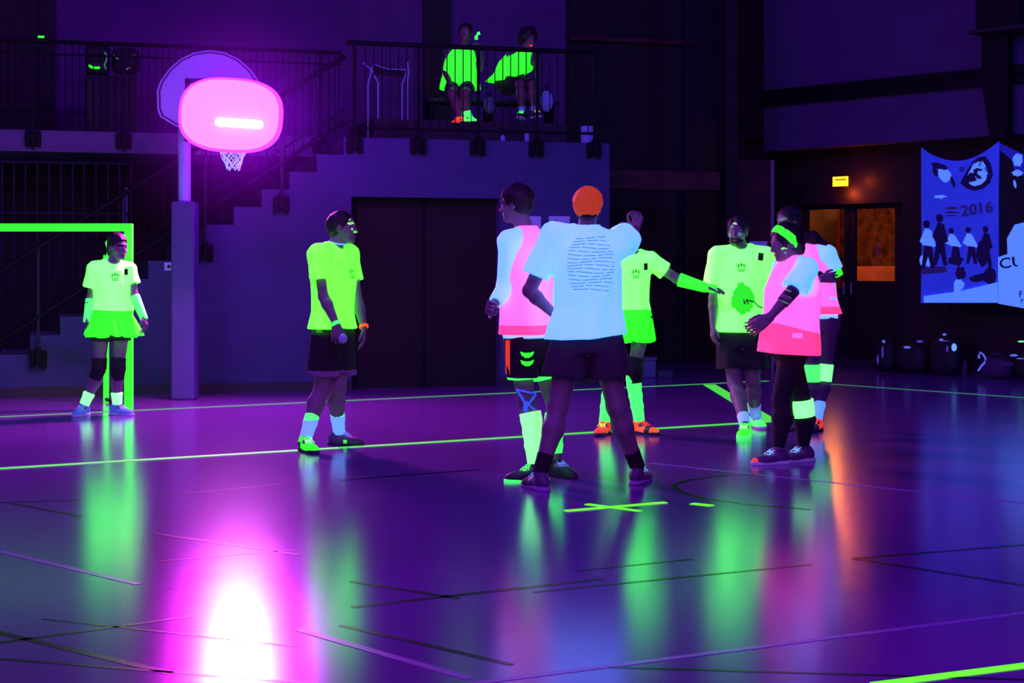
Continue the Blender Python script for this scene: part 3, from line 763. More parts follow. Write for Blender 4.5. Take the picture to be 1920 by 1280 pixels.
pd_ += [blob(1761, 311, 15, 6, rot=0.25, j=0.4, seed=23), blob(1787, 341, 3.2, 11, rot=-0.35, seed=24), blob(1755, 322, 4, 9, rot=-.4, seed=32), blob(1802, 512, 9, 12, j=0.4, seed=27), blob(1838, 520, 20, 8, rot=-0.2, j=0.3, seed=28), blob(1856, 517, 13, 16, j=0.3, seed=29), blob(1843, 475, 12, 24, j=0.2, seed=30), blob(1793, 489, 14, 9, j=.4, seed=31)]
bprint('printed_players_white', pw_, 'banner_white', bn, 0.006)
bprint('printed_players_dark', pd_, 'banner_ink', bn, 0.009)
bprint('printed_bench', [[(1727, 502), (1800, 496), (1800, 508), (1729, 514)]], 'banner_olive', bn, 0.004)
bprint('bottom_strip', [[(1733, 555), (1800, 546), (1872, 529), (1872, 567), (1733, 567)]], 'banner_white', bn, 0.013)
bprint('strip_lettering', [blob(1848, 546, 13, 1.3, rot=-0.15, j=.5, seed=41), blob(1847, 553, 13, 1.3, rot=-0.15, j=.5, seed=42), blob(1846, 560, 13, 1.3, rot=-0.1, j=.5, seed=43)], 'banner_mid', bn, 0.016)
MB().tube(RW.w(uA, zA, BO), RW.w(uA, zA+0.02, -0.05), 0.006).tube(RW.w(uM, zM, BO), RW.w(uM, zM+0.02, -0.05), 0.006).build('tie_cord', M['black_steel'], bn)
# second banner: dark picture above, white sheet with letters below
t2 = lambda u: zM+(zE-zM)*(u-uM)/(uE-uM)
b2 = lambda u: zbM+(zbE-zbM)*(u-uM)/(uE-uM)
bn2 = thing('club_banner', 'dark and white club banner lettered CUB beside the photo banner', 'banner', RW.w((uM+uE)/2, zbM, BO))
banner_mesh(uM+0.01, uE, t2, b2).build('cloth', M['banner_black'], bn2, smooth=True)
bprint('white_sheet', [[(1873, 482), (1891, 476), (1890, 447), (1903, 421), (1925, 416), (1990, 410), (1990, 590), (1873, 569)]], 'banner_white', bn2, 0.016)
bprint('top_corner_print', [[(1874, 268), (1922, 290), (1922, 330), (1903, 322), (1898, 300), (1876, 282)]], 'banner_mid', bn2, 0.016)
bprint('printed_marks', [blob(1910, 300, 9, 12, j=.4, seed=51), blob(1909, 324, 10, 6, j=.4, seed=52), blob(1904, 345, 2.6, 8, rot=-.2, seed=53)], 'banner_white', bn2, 0.020)
text_mesh('CUB', bn2, 'lettering', 'banner_ink', RW, 1876, 504, 20, BO, rot=0.12, widen=1.35, bold=0.012)
text_mesh('F', bn2, 'lettering', 'banner_ink', RW, 1913, 557, 12, BO, rot=0.1, bold=0.01)
text_mesh('P', bn2, 'lettering', 'banner_ink', RW, 1916, 568, 8, BO, rot=0.1, bold=0.01)

# ------------------------------------------------------------------ bags and bottles along the right wall
def bag(x, y, wpx, hpx, label, mt='bag_black', accents=()):
    p = G(x, y); s_ = p.y/F; wv, hv = wpx*s_, hpx*s_
    t = thing('sports_bag', label, 'bag', p, None)
    tb, nb_ = RW.t.to_3d(), RW.n.to_3d(); c = p+Vector(((x-CX)/F*0.19, 0.19, 0)); wv = wv/0.85; ns = 24; vs = []; K = 14
    for i in range(K+1):
        xx = -1+2*i/K; r = (1-abs(xx)**4)**0.5 if abs(xx) < 1 else 0.02
        for k in range(ns):
            a = 2*math.pi*k/ns; sg_ = 1+0.05*math.sin(i*1.7+k)
            zz = 0.5+0.5*math.copysign(abs(math.sin(a))**0.7, math.sin(a))*r*sg_
            vs.append(c+tb*(xx*wv/2)-nb_*(0.12*math.copysign(abs(math.cos(a))**0.7, math.cos(a))*r)+Vector((0, 0, max(0.0, zz*hv*0.85))))
    m = MB(); m.add(vs, [(i*ns+k, i*ns+(k+1) % ns, (i+1)*ns+(k+1) % ns, (i+1)*ns+k) for i in range(K) for k in range(ns)]+[tuple(range(ns-1, -1, -1)), tuple(K*ns+k for k in range(ns))])
    m.build('bag_body', M[mt], t, smooth=True)
    MB().path([c+tb*(wv*0.25*math.cos(a))+Vector((0, 0, hv*0.72+hv*0.30*math.sin(a))) for a in [math.pi*k/10 for k in range(11)]], 0.009).build('handle', M[mt], t)
    for (ax, ay, aw, ah, am) in accents:
        q = P(ax, ay, p.y-(ax-x)*s_*1.0-0.02); m = MB(); m.ball(q, (aw*s_, 0.012, ah*s_), 12, 8); m.build('piping', M[am], t)
    return t
bag(1662, 698, 40, 66, 'black upright sports bag nearest the double door, pale strap', accents=[(1657, 640, 3, 3, 'uv_white'), (1655, 660, 2, 12, 'paper_white'), (1646, 674, 2, 9, 'paper_white')])
bag(1712, 701, 58, 66, 'black sports bag with two faint pale tags, second from the door', accents=[(1701, 651, 7, 2.5, 'uv_white'), (1725, 640, 7, 2.5, 'paper_white')])
bag(1774, 705, 56, 84, 'black sports bag with a bright round white patch', accents=[(1789, 651, 5, 7.5, 'uv_white_bright'), (1765, 637, 4, 2.5, 'uv_white'), (1773, 639, 6, 1.2, 'paper_white'), (1771, 627, 4, 2.5, 'uv_white'), (1776, 654, 2, 6, 'paper_white')])
bag(1868, 711, 56, 46, 'dark plum sports bag with a curled pale strap', 'bag_plum', accents=[(1888, 683, 14, 4, 'cloth_purple')])
bag(1936, 714, 58, 68, 'black sports bag with pale stripes at the picture edge', accents=[(1901, 666, 8, 2.5, 'uv_white'), (1913, 672, 8, 1.2, 'uv_white'), (1915, 640, 7, 1.4, 'sock_mint')])
p = G(1837, 704)
o = MB().path([P(x, y, 19.0) for x, y in ((1834, 695), (1840, 686), (1846, 680), (1848, 672), (1844, 665), (1838, 660), (1835, 666), (1836, 672))], 0.012).build('strap', M['uv_white'])
tag(o, 'pale curled strap lying against the plum sports bag', 'strap')
def bottle(x, y, hpx, wpx, label, mt, d=None, base=None, grp=None):
    p = G(x, y) if base is None else base; s_ = p.y/F; h = hpx*s_; r = wpx*s_/2
    t = thing('bottle', label, 'bottle', p, grp)
    m = MB(); ns = 14; prof = [(0.0, 0.8), (0.03, 1), (0.68, 1), (0.82, 0.55), (0.88, 0.42)]
    vs = [p+Vector((r*k*math.cos(2*math.pi*i/ns), r*k*math.sin(2*math.pi*i/ns), h*z)) for z, k in prof for i in range(ns)]
    m.add(vs, [(j*ns+i, j*ns+(i+1) % ns, (j+1)*ns+(i+1) % ns, (j+1)*ns+i) for j in range(4) for i in range(ns)]+[tuple(range(ns-1, -1, -1))])
    m.build('bottle_body', M[mt], t, smooth=True)
    MB().tube(p+Vector((0, 0, h*.87)), p+Vector((0, 0, h)), r*.5, n=12).build('cap', M['bag_black'], t)
bottle(1808, 703, 34, 10, 'dim purple water bottle between the sports bags', 'cloth_purple')
o = MB().ball(G(1678, 691)+Vector((0, 0, 0.02)), (0.07, 0.04, 0.02)).build('orange_marker', mat('dim_orange', (0.3, 0.06, 0.01), 0.7, (0.5, 0.05, 0.01), 0.12)); tag(o, 'dim orange flat marker on the floor before the first bag', 'marker')
# pale box and bench behind the players
def crate(x0, y0, x1, y1, label, mt, name='storage_box', cat='box', dep=0.3):
    p0 = G((x0+x1)/2, y1); s_ = p0.y/F; w2 = (x1-x0)*s_/2; h = (y1-y0)*s_
    t = thing(name, label, cat, p0)
    MB().box((p0.x-w2, p0.y, 0), (p0.x+w2, p0.y+dep, h*0.86)).build('box_body', M[mt], t, bevel=0.01)
    MB().box((p0.x-w2-0.01, p0.y-0.01, h*0.86), (p0.x+w2+0.01, p0.y+dep+0.01, h)).build('lid', M[mt], t, bevel=0.006)
mat('box_violet', (0.16, 0.15, 0.3), 0.6); mat('box_dim', (0.05, 0.045, 0.08), 0.6)
crate(1203, 670, 1230, 708, 'pale violet box on the floor behind the extended arm player', 'box_violet')
crate(1232, 694, 1262, 708, 'low dim box lying beside the pale violet box', 'box_dim')

# ------------------------------------------------------------------ things on the gallery
PZ = BW.px(980, 236, -1.4)[1]
pl_t = struct(MB().fbox(BW, BW.u(700, -1.0), BW.u(1062, -1.0), ZP, PZ, -2.4, -1.0).build('trim_12', M['dark_base']))
bt = thing('bench', 'long dark bench the two seated spectators share', 'bench', BW.w(BW.u(920, -1.7), PZ, -1.7))
SZ = BW.px(865, 164, -1.55)[1]-0.125
MB().fbox(BW, BW.u(800, -1.7), BW.u(1045, -1.7), SZ-0.05, SZ, -2.0, -1.62).build('seat', M['dark_base'], bt, bevel=0.01)
for x in (810, 920, 1035):
    uu = BW.u(x, -1.7); MB().fbox(BW, uu-0.02, uu+0.02, PZ, SZ-0.05, -1.98, -1.66).build('leg', M['black_steel'], bt)
# folded chair with pale tubes
fc = thing('folding_chair', 'folding chair with pale bluish tubes on the gallery', 'chair', BW.w(BW.u(722, -1.1), ZP, -1.1))
mat('tube_blue', (0.3, 0.3, 0.6), 0.4, (0.03, 0.05, 0.5), 0.18)
def bwp(pts, off): return [BW.W(x, y, off) for x, y in pts]
MB().path(bwp([(680, 117), (697, 131), (701, 120), (712, 125), (728, 129), (745, 130), (762, 131)], -1.1), 0.008).build('seat_tube', M['tube_blue'], fc)
for q in ([(697, 126), (694, 142), (690, 157)], [(697, 130), (703, 144), (709, 155)], [(764, 116), (766, 135), (764, 155)], [(762, 133), (758, 148), (754, 158)]):
    MB().path(bwp(q, -1.1)+[BW.w(BW.u(q[-1][0], -1.1), PZ if False else ZP, -1.1)], 0.009).build('leg', M['tube_blue'], fc)
MB().prism(bwp([(700, 121), (762, 131), (762, 146), (700, 138)], -1.12), -BW.n.to_3d()*0.01).build('seat', M['cloth_black'], fc)
# bags on the landing
lb = thing('backpack', 'black backpack with a bright green edge on the upper landing', 'backpack', BW.w(BW.u(180, -2.0), ZP+0.12, -2.0))
q = BW.W(183, 112, -2.0)
MB().obox(q+Vector((0, 0, 0.0)), BW.t.to_3d()*0.14, BW.n.to_3d()*0.10, (0, 0, 0.19)).build('bag_body', M['bag_black'], lb, bevel=0.07)
MB().path([BW.W(x, y, -1.86) for x, y in ((167, 122), (171, 126), (178, 127), (188, 127))], 0.014).build('green_edging', M['neon_green'], lb)
MB().path([BW.W(x, y, -1.86) for x, y in ((196, 98), (201, 104), (199, 114), (196, 122), (199, 130))], 0.008).build('strap', M['face_smear'], lb)
st = MB().fbox(BW, BW.u(160, -2.0), BW.u(255, -2.0), ZP+0.12, q.z-0.2, -2.2, -1.8).build('low_cupboard', M['bag_black']); tag(st, 'low black cupboard under the backpack on the landing', 'cupboard')
lb = thing('duffel_bag', 'dark duffel bag with faint pale tips beside the backpack', 'bag', BW.w(BW.u(232, -2.0), ZP+0.12, -2.0))
q = BW.W(236, 115, -2.0)
MB().obox(q, BW.t.to_3d()*0.16, BW.n.to_3d()*0.10, (0, 0, 0.15)).build('bag_body', M['bag_black'], lb, bevel=0.07)
MB().path([BW.W(x, y, -1.86) for x, y in ((213, 102), (218, 108), (222, 111))], 0.007).path([BW.W(x, y, -1.86) for x, y in ((252, 101), (256, 109))], 0.006).path([BW.W(x, y, -1.86) for x, y in ((237, 130), (243, 127))], 0.010).build('piping', M['face_smear'], lb)
o = MB().obox(BW.W(77, 69, -1.4), BW.t.to_3d()*0.035, BW.n.to_3d()*0.01, (0, 0, 0.012)).build('green_tag', M['neon_green']); tag(o, 'tiny green glowing tag on the landing rail, far corner', 'tag')
# pale round things, cups and bottles by the gallery edge
def gal_obj(x, y, rx, ry, off, label, name, cat, mt, kind='bag'):
    p = BW.W(x, y, off); s_ = p.y/F
    base = Vector((p.x, p.y, p.z-ry*s_))
    if kind == 'ball': o = MB().ball(p, (rx*s_, rx*s_, ry*s_), 18, 12).build(name, M[mt], None, smooth=True)
    else: o = MB().tube(base, p+Vector((0, 0, ry*s_)), rx*s_*0.8, rx*s_, n=16).build(name, M[mt])
    return tag(o, label, cat)
mat('pale_violet', (0.3, 0.28, 0.6), 0.6, (0.03, 0.04, 0.5), 0.22); mat('dim_violet', (0.10, 0.09, 0.2), 0.6)
def bundle(x, y, rx, ry, off, label, mt, zb):
    p = BW.W(x, y, off); s_ = p.y/F
    t = thing('hanging_bag', label, 'bag', Vector((p.x, p.y, zb)))
    m = MB(); m.ball(Vector((p.x, p.y, p.z)), (rx*s_, 0.07, ry*s_), 18, 12); m.build('bag_body', M[mt], t, smooth=True)
    MB().tube((p.x, p.y, p.z+ry*s_*0.9), (p.x, p.y, p.z+ry*s_+0.08), 0.01).build('drawstring', M['black_steel'], t)
    return t
bundle(1025, 190, 12, 20, -1.3, 'pale violet drawstring bag beside the right spectator', 'pale_violet', PZ)
bundle(918, 198, 12, 16, -1.3, 'dim drawstring bag between the two spectators', 'dim_violet', PZ)
bk = thing('bucket', 'pale blue bucket with a dark band at the right end of the gallery', 'bucket', BW.w(BW.u(1101, -0.35), ZP, -0.35))
bp_ = BW.w(BW.u(1101, -0.35), ZP, -0.35)
MB().tube(bp_, bp_+Vector((0, 0, 0.22)), 0.07, 0.085, n=20).build('bucket_body', M['pale_violet'], bk)
MB().tube(bp_+Vector((0, 0, 0.13)), bp_+Vector((0, 0, 0.15)), 0.083, 0.085, n=20).build('band', M['black_steel'], bk)
for x, h_, lb_ in ((988, 28, 'pale bottle on the gallery edge below the right spectator'), (943, 17, 'small pale bottle on the gallery edge left of the taller one')):
    b_ = BW.w(BW.u(x, -0.3), ZP, -0.3); bottle(0, 0, h_, 9, lb_, 'pale_violet', base=b_)

# ================================================================== people
# ------------------------------------------------------------------ smooth solids: signed distance on a grid, then surface nets
def smin(a, b, k):
    h = np.clip(0.5+0.5*(b-a)/k, 0, 1)
    return b*(1-h)+a*h-k*h*(1-h)
class Solid:
    def __init__(s, h=0.008): s.ops = []; s.h = h
    def add(s, fn, lo, hi, k=0.02, mode='u'):
        s.ops.append((fn, np.array(lo, float), np.array(hi, float), k, mode)); return s
    def cone(s, a, b, ra, rb, k=0.02, mode='u'):
        a, b = np.array(a, float), np.array(b, float); ba = b-a; L2 = max(ba@ba, 1e-9); R = max(ra, rb)
        def fn(X, Y, Z):
            px, py, pz = X-a[0], Y-a[1], Z-a[2]
            t = np.clip((px*ba[0]+py*ba[1]+pz*ba[2])/L2, 0, 1)
            return np.sqrt((px-t*ba[0])**2+(py-t*ba[1])**2+(pz-t*ba[2])**2)-(ra+(rb-ra)*t)
        return s.add(fn, np.minimum(a, b)-R, np.maximum(a, b)+R, k, mode)
    def cap(s, a, b, ra, rb, k=0.02, mode='u', fold=0.0, nf=9, ph=0.0):
        """flat-ended tapered limb (sleeves, trouser legs, socks)"""
        a, b = np.array(a, float), np.array(b, float); ba = b-a; L = np.linalg.norm(ba); d = ba/L; R = max(ra, rb)+fold
        ref = np.array([0., 0., 1.]) if abs(d[2]) < 0.9 else np.array([1., 0., 0.])
        e1 = np.cross(d, ref); e1 /= np.linalg.norm(e1); e2 = np.cross(d, e1)
        def fn(X, Y, Z):
            px, py, pz = X-a[0], Y-a[1], Z-a[2]
            ax = px*d[0]+py*d[1]+pz*d[2]; t = np.clip(ax/L, 0, 1)
            u = px*e1[0]+py*e1[1]+pz*e1[2]; v = px*e2[0]+py*e2[1]+pz*e2[2]
            r = np.sqrt(u*u+v*v)
            rad = ra+(rb-ra)*t
            if fold: rad = rad+fold*np.sin(np.arctan2(u, v)*nf+ph+t*2)*t
            return np.maximum(r-rad, np.maximum(-ax, ax-L))
        return s.add(fn, np.minimum(a, b)-R, np.maximum(a, b)+R, k, mode)
    def ell(s, c, r, R=None, k=0.02, mode='u'):
        """R: 3x3 rows = local axes"""
        c = np.array(c, float); r = np.array(r, float); R_ = np.eye(3) if R is None else np.array(R, float); mx = r.max()
        def fn(X, Y, Z):
            px, py, pz = X-c[0], Y-c[1], Z-c[2]; q = 0
            for i in range(3): q = q+((px*R_[i, 0]+py*R_[i, 1]+pz*R_[i, 2])/r[i])**2
            q = np.sqrt(q); return (q-1)*r.min()*0.5*(1+1/np.maximum(q, 0.5)) if False else (q-1)*r.min()
        return s.add(fn, c-mx, c+mx, k, mode)
    def loft(s, lv, lat, k=0.02, n=2.4, fold=0.0, nf=9, ph=0.0, mode='u', amp=None):
        """lv rows: cx, cy, z, half width, half depth; bottom to top"""
        lv = np.array(lv, float); lat = np.array(lat, float)[:2]; fw = np.array([lat[1], -lat[0]])
        zs = lv[:, 2]; R = lv[:, 3:].max()+fold+0.01
        def fn(X, Y, Z):
            z = Z; cx = np.interp(z, zs, lv[:, 0]); cy = np.interp(z, zs, lv[:, 1])
            a = np.interp(z, zs, lv[:, 3]); b = np.interp(z, zs, lv[:, 4])
            u = (X-cx)*lat[0]+(Y-cy)*lat[1]; v = (X-cx)*fw[0]+(Y-cy)*fw[1]
            if fold:
                tt = np.clip((zs[-1]-z)/(zs[-1]-zs[0]), 0, 1); sc = 1+fold/a*np.sin(np.arctan2(v, u)*nf+ph+np.sin(z*9+ph))*tt
                a = a*sc; b = b*sc
            q = ((np.abs(u)/a)**n+(np.abs(v)/b)**n)**(1/n)
            return np.maximum((q-1)*np.minimum(a, b), np.maximum(zs[0]-z, z-zs[-1]))
        lo = [lv[:, 0].min()-R, lv[:, 1].min()-R, zs[0]]; hi = [lv[:, 0].max()+R, lv[:, 1].max()+R, zs[-1]]
        return s.add(fn, lo, hi, k, mode)
    def cut_below(s, p, nrm):
        """remove everything on the side the normal points to"""
        p = np.array(p, float); nrm = np.array(nrm, float); nrm = nrm/np.linalg.norm(nrm)
        return s.add(lambda X, Y, Z: (X-p[0])*nrm[0]+(Y-p[1])*nrm[1]+(Z-p[2])*nrm[2], [-1e3]*3, [1e3]*3, 0, 'i')
    def wrinkle(s, amp, freq=14, seed=0):
        rg = np.random.RandomState(seed); ds = rg.normal(size=(5, 3)); ds /= np.linalg.norm(ds, axis=1)[:, None]; phs = rg.rand(5)*6
        def fn(X, Y, Z, A):
            q = 0
            for i in range(5):
                ff = freq*(0.6+0.35*i)
                q = q+np.sin((X*ds[i, 0]+Y*ds[i, 1]+Z*ds[i, 2]*0.5)*ff+phs[i]+1.2*np.sin((X*ds[i, 1]-Z*ds[i, 0])*ff*0.6))/(1+0.5*i)
            return A-amp*q
        s.ops.append((fn, None, None, 0, 'w')); return s
    def mesh(s):
        adds = [o for o in s.ops if o[4] == 'u']
        lo = np.min([o[1] for o in adds], 0)-0.02; hi = np.max([o[2] for o in adds], 0)+0.02
        h = s.h; n = np.ceil((hi-lo)/h).astype(int)+2
        X = lo[0]+np.arange(n[0])*h; Y = lo[1]+np.arange(n[1])*h; Z = lo[2]+np.arange(n[2])*h
        A = np.full(n, 0.05, dtype=np.float32)
        X3, Y3, Z3 = X[:, None, None], Y[None, :, None], Z[None, None, :]
        for fn, l, u, k, mode in s.ops:
            if mode == 'w': A = fn(X3, Y3, Z3, A).astype(np.float32); continue
            pad = 0.03
            i0 = np.clip(np.floor((l-pad-lo)/h).astype(int), 0, n-1); i1 = np.clip(np.ceil((u+pad-lo)/h).astype(int)+1, 1, n)
            sl = tuple(slice(a, b) for a, b in zip(i0, i1))
            if any(b <= a for a, b in zip(i0, i1)): continue
            d = fn(X3[sl[0]], Y3[:, sl[1]], Z3[:, :, sl[2]])
            if mode == 'u': A[sl] = smin(A[sl], d, max(k, 1e-4)) if k > 0 else np.minimum(A[sl], d)
            elif mode == 's': A[sl] = -smin(-A[sl], d, max(k, 1e-4))
            elif mode == 'i': A[sl] = np.maximum(A[sl], d)
        # close the borders
        A[0] = A[-1] = 0.05; A[:, 0] = A[:, -1] = 0.05; A[:, :, 0] = A[:, :, -1] = 0.05
        return nets(A, lo, h)
def nets(A, lo, h):
    ins = A < 0
    c = sum(ins[i:i+ins.shape[0]-1 or None, j:j+ins.shape[1]-1 or None, k:k+ins.shape[2]-1 or None].astype(np.int8) if False else
            ins[i:ins.shape[0]-1+i, j:ins.shape[1]-1+j, k:ins.shape[2]-1+k].astype(np.int8) for i in (0, 1) for j in (0, 1) for k in (0, 1))
    act = (c > 0) & (c < 8)
    I = np.argwhere(act); idx = np.full(act.shape, -1, dtype=np.int64); idx[act] = np.arange(len(I))
    S = np.zeros((len(I), 3)); N = np.zeros(len(I))
    cr = [(i, j, k) for i in (0, 1) for j in (0, 1) for k in (0, 1)]
    val = {q: A[I[:, 0]+q[0], I[:, 1]+q[1], I[:, 2]+q[2]] for q in cr}
    for q in cr:
        for ax in range(3):
            if q[ax] == 0:
                r = list(q); r[ax] = 1; r = tuple(r)
                a, b = val[q], val[r]; m = (a < 0) != (b < 0)
                t = np.where(m, a/np.where(m, a-b, 1), 0)
                for e in range(3):
                    S[:, e] += np.where(m, q[e]+(t if e == ax else 0), 0)
                N += m
    V = (I+S/N[:, None])*h+lo
    Q = []
    for ax in range(3):
        o1, o2 = [(1, 2), (2, 0), (0, 1)][ax]
        sl0 = [slice(None)]*3; sl1 = [slice(None)]*3; sl0[ax] = slice(0, -1); sl1[ax] = slice(1, None)
        a = ins[tuple(sl0)]; b = ins[tuple(sl1)]
        E = np.argwhere(a != b)
        E = E[(E[:, o1] > 0) & (E[:, o2] > 0)]
        flip = a[E[:, 0], E[:, 1], E[:, 2]]
        def cell(d1, d2):
            C = E.copy(); C[:, o1] -= d1; C[:, o2] -= d2; return idx[C[:, 0], C[:, 1], C[:, 2]]
        q = np.stack([cell(1, 1), cell(0, 1), cell(0, 0), cell(1, 0)], 1)
        q[~flip] = q[~flip][:, ::-1]
        Q.append(q)
    Q = np.concatenate(Q); Q = Q[(Q >= 0).all(1)]
    return V, Q
def solid_obj(S, name, mt, parent, paint=None):
    """paint: list of (test(centres), material)"""
    V, Q = S.mesh()
    mats_ = [M[mt]] if isinstance(mt, str) else [mt]; mi = None
    if paint:
        C = V[Q].mean(1); mi = np.zeros(len(Q), int)
        for i, (fn, pm) in enumerate(paint):
            mats_.append(M[pm]); mi[fn(C)] = i+1
    return link_mesh(name, V, Q, mats_, parent, True, mi)

def yaw2(deg):
    a = math.radians(deg); return np.array([math.sin(a), -math.cos(a), 0.0])      # 0 = towards the camera, 90 = picture right
def lat_of(f): return np.array([-f[1], f[0], 0.0])
def nrm(v): v = np.array(v, float); return v/np.linalg.norm(v)

class Person:
    def __init__(s, label, feet, neck, pelvis, head, yaw, head_yaw, el, wr, kn, group=None, pitch=0, roll=0, size=1.0, toes=(0, 0), hand=None,
                 shw=0.175, hipw=0.095, girth=1.0, base_z=0.0, d0=None, shoff=((0, 0, 0), (0, 0, 0)), name='person', skin='skin', neck_off=0, hs=1.0, fem=False, feet_z=None):
        """feet: two floor picture points (the ankle's plumb point); neck, pelvis, head: (x, y); el/wr/kn: two of (x, y, depth offset). Index 0 is the limb at picture left."""
        s.sz = size; s.fem = fem; s.skin = skin
        if d0 is None:
            g = [np.array(G(*f[:2])) for f in feet]; s.d0 = (g[0][1]+g[1][1])/2
        else:
            s.d0 = d0; g = [np.array(P(f[0], f[1], d0+f[2])) for f in feet]
        s.g = g; s.yaw = yaw; s.f = yaw2(yaw); s.l = lat_of(s.f)         # l: towards picture right when facing the camera
        pt = lambda q: np.array(P(q[0], q[1], s.d0+(q[2] if len(q) > 2 else 0)))
        s.neck = pt(neck); s.pel = pt(pelvis); s.head = pt(head)
        sg = -1 if False else 1
        s.sh = [s.neck-s.l*shw*size+np.array([0, 0, -0.068*size])+np.array(shoff[0]), s.neck+s.l*shw*size+np.array([0, 0, -0.068*size])+np.array(shoff[1])]
        if s.l[0] < 0: s.sh = s.sh[::-1]
        s.hip = [s.pel-s.l*hipw*size, s.pel+s.l*hipw*size]
        if s.l[0] < 0: s.hip = s.hip[::-1]
        s.el = [pt(q) for q in el]; s.wr = [pt(q) for q in wr]; s.kn = [pt(q) for q in kn]
        s.an = [gg+np.array([0, 0, 0.095*size]) for gg in g]
        s.toe = [yaw2(t) for t in toes]
        s.hf = yaw2(head_yaw); 
        hf = s.hf*math.cos(math.radians(pitch))+np.array([0, 0, -math.sin(math.radians(pitch))])
        hr = lat_of(s.hf); hu = np.cross(hf, hr); hu = hu if hu[2] > 0 else -hu
        a = math.radians(roll); hr, hu = hr*math.cos(a)+hu*math.sin(a), hu*math.cos(a)-hr*math.sin(a)
        s.hr, s.hfw, s.hu = hr, hf, hu; s.hs = size*hs
        s.handspec = hand or [dict(), dict()]; s.gi = girth
        base = (g[0]+g[1])/2; base[2] = min(g[0][2], g[1][2]) if d0 is not None else 0
        s.root = thing(name, label, 'person', Vector(base), group)
        if base_z: pass
    def hp(s, r, f, u): return s.head+(s.hr*r+s.hfw*f+s.hu*u)*s.hs
    def torso_levels(s, rows):
        """rows (t, half width, half depth); t 0 pelvis, 1 neck base; centre eased along the spine"""
        out = []
        for t, a, b in rows:
            c = s.pel+(s.neck-s.pel)*t
            out.append((c[0], c[1], c[2], a*s.sz, b*s.sz))
        return out
    def body(s, paint=None, h=0.0065):
        S = Solid(h); z = s.sz; gi = s.gi
        rows = [(-0.16, .13, .09), (0, .155*gi, .105*gi), (.28, .13*gi, .092*gi), (.62, .148*gi, .105*gi), (.86, .15, .085), (1.0, .055, .05)]
        S.loft(s.torso_levels(rows), s.l, k=0.03)
        # neck and head
        S.cone(s.neck-np.array([0, 0, .03])*z, s.hp(0, -.022, -.06), .058*z, .052*z, k=.03)
        R = [s.hr, s.hfw, s.hu]; q = s.hs
        def E(r, f, u, a, b, c, k=.02, mode='u'): S.ell(s.hp(r, f, u), (a*q, b*q, c*q), R, k, mode)
        E(0, -.010, .030, .075, .094, .086); E(0, .030, -.030, .058, .060, .078, .03); E(0, .052, -.085, .036, .034, .026, .02)
        for sg in (-1, 1):
            E(sg*.034, .062, -.028, .022, .018, .022, .02)
            E(sg*.031, .098, .004, .017, .016, .012, .012, 's')
            E(sg*.031, .074, .002, .0125, .0125, .0125, .004)
            E(sg*.076, -.006, -.008, .009, .019, .031, .006)
        E(0, .080, .024, .044, .013, .008, .014)
        S.cone(s.hp(0, .086, .006), s.hp(0, .108, -.030), .008*q, .0115*q, k=.012)
        E(0, .094, -.036, .017, .010, .008, .008)
        E(0, .088, -.060, .022, .010, .0055, .006); E(0, .086, -.070, .019, .010, .006, .006)
        E(0, .076, -.094, .018, .014, .013, .014)
        for i in (0, 1):
            S.cone(s.sh[i], s.sh[i], .062*z*gi, .062*z*gi, k=.03)
            S.cone(s.sh[i], s.el[i], .050*z*gi, .040*z, k=.02)
            m = s.el[i]+(s.wr[i]-s.el[i])*.28
            S.cone(s.el[i], m, .039*z, .041*z, k=.02); S.cone(m, s.wr[i], .041*z, .026*z, k=.02)
            S.cone(s.hip[i], s.kn[i], .086*z*gi, .054*z*gi, k=.03)
            S.cone(s.kn[i], s.kn[i], .056*z*gi, .056*z*gi, k=.02)
            cm = s.kn[i]+(s.an[i]-s.kn[i])*.32; back = -s.toe[i]*.018*z
            S.cone(s.kn[i], cm+back, .050*z*gi, .058*z*gi, k=.02); S.cone(cm+back, s.an[i], .058*z*gi, .036*z, k=.03)
            S.cone(s.an[i]-[0, 0, .035*z], s.an[i]+s.toe[i]*.13*z-np.array([0, 0, .06*z]), .034*z, .022*z, k=.02)
            s.hand(S, i)
        S.cone(s.pel-[0, 0, .03], s.pel-[0, 0, .03], .10*z*gi, .10*z*gi, k=.03)
        eyes = [s.hp(sg*.031, .086, .002) for sg in (-1, 1)]
        pnt = [(lambda C: np.min([np.linalg.norm((C-e)*1.0, axis=1) for e in eyes], 0) < .0115*q, 'eye_white'),
               (lambda C: np.min([np.linalg.norm(C-(e+s.hfw*.004), axis=1) for e in eyes], 0) < .0062*q, 'iris'),
               (lambda C: ((np.abs((C-s.head)@s.hr) < .024*q) & ((C-s.head)@s.hfw > .082*q) & (np.abs((C-s.head)@s.hu+.065*q) < .010*q)), 'lips')]
        if paint: pnt += [((lambda C, fn=fn: fn(C) & (np.linalg.norm(C-s.head, axis=1) < .19)), mm) for fn, mm in paint]
        return solid_obj(S, 'body', s.skin, s.root, pnt)
    def fp(s, r, u, rr, ru, mt, fmin=.03):
        """face paint patch in head coordinates"""
        q = s.hs
        return (lambda C: ((((C-s.head)@s.hr/q-r)/rr)**2+(((C-s.head)@s.hu/q-u)/ru)**2 < 1) & ((C-s.head)@s.hfw > fmin*q), mt)
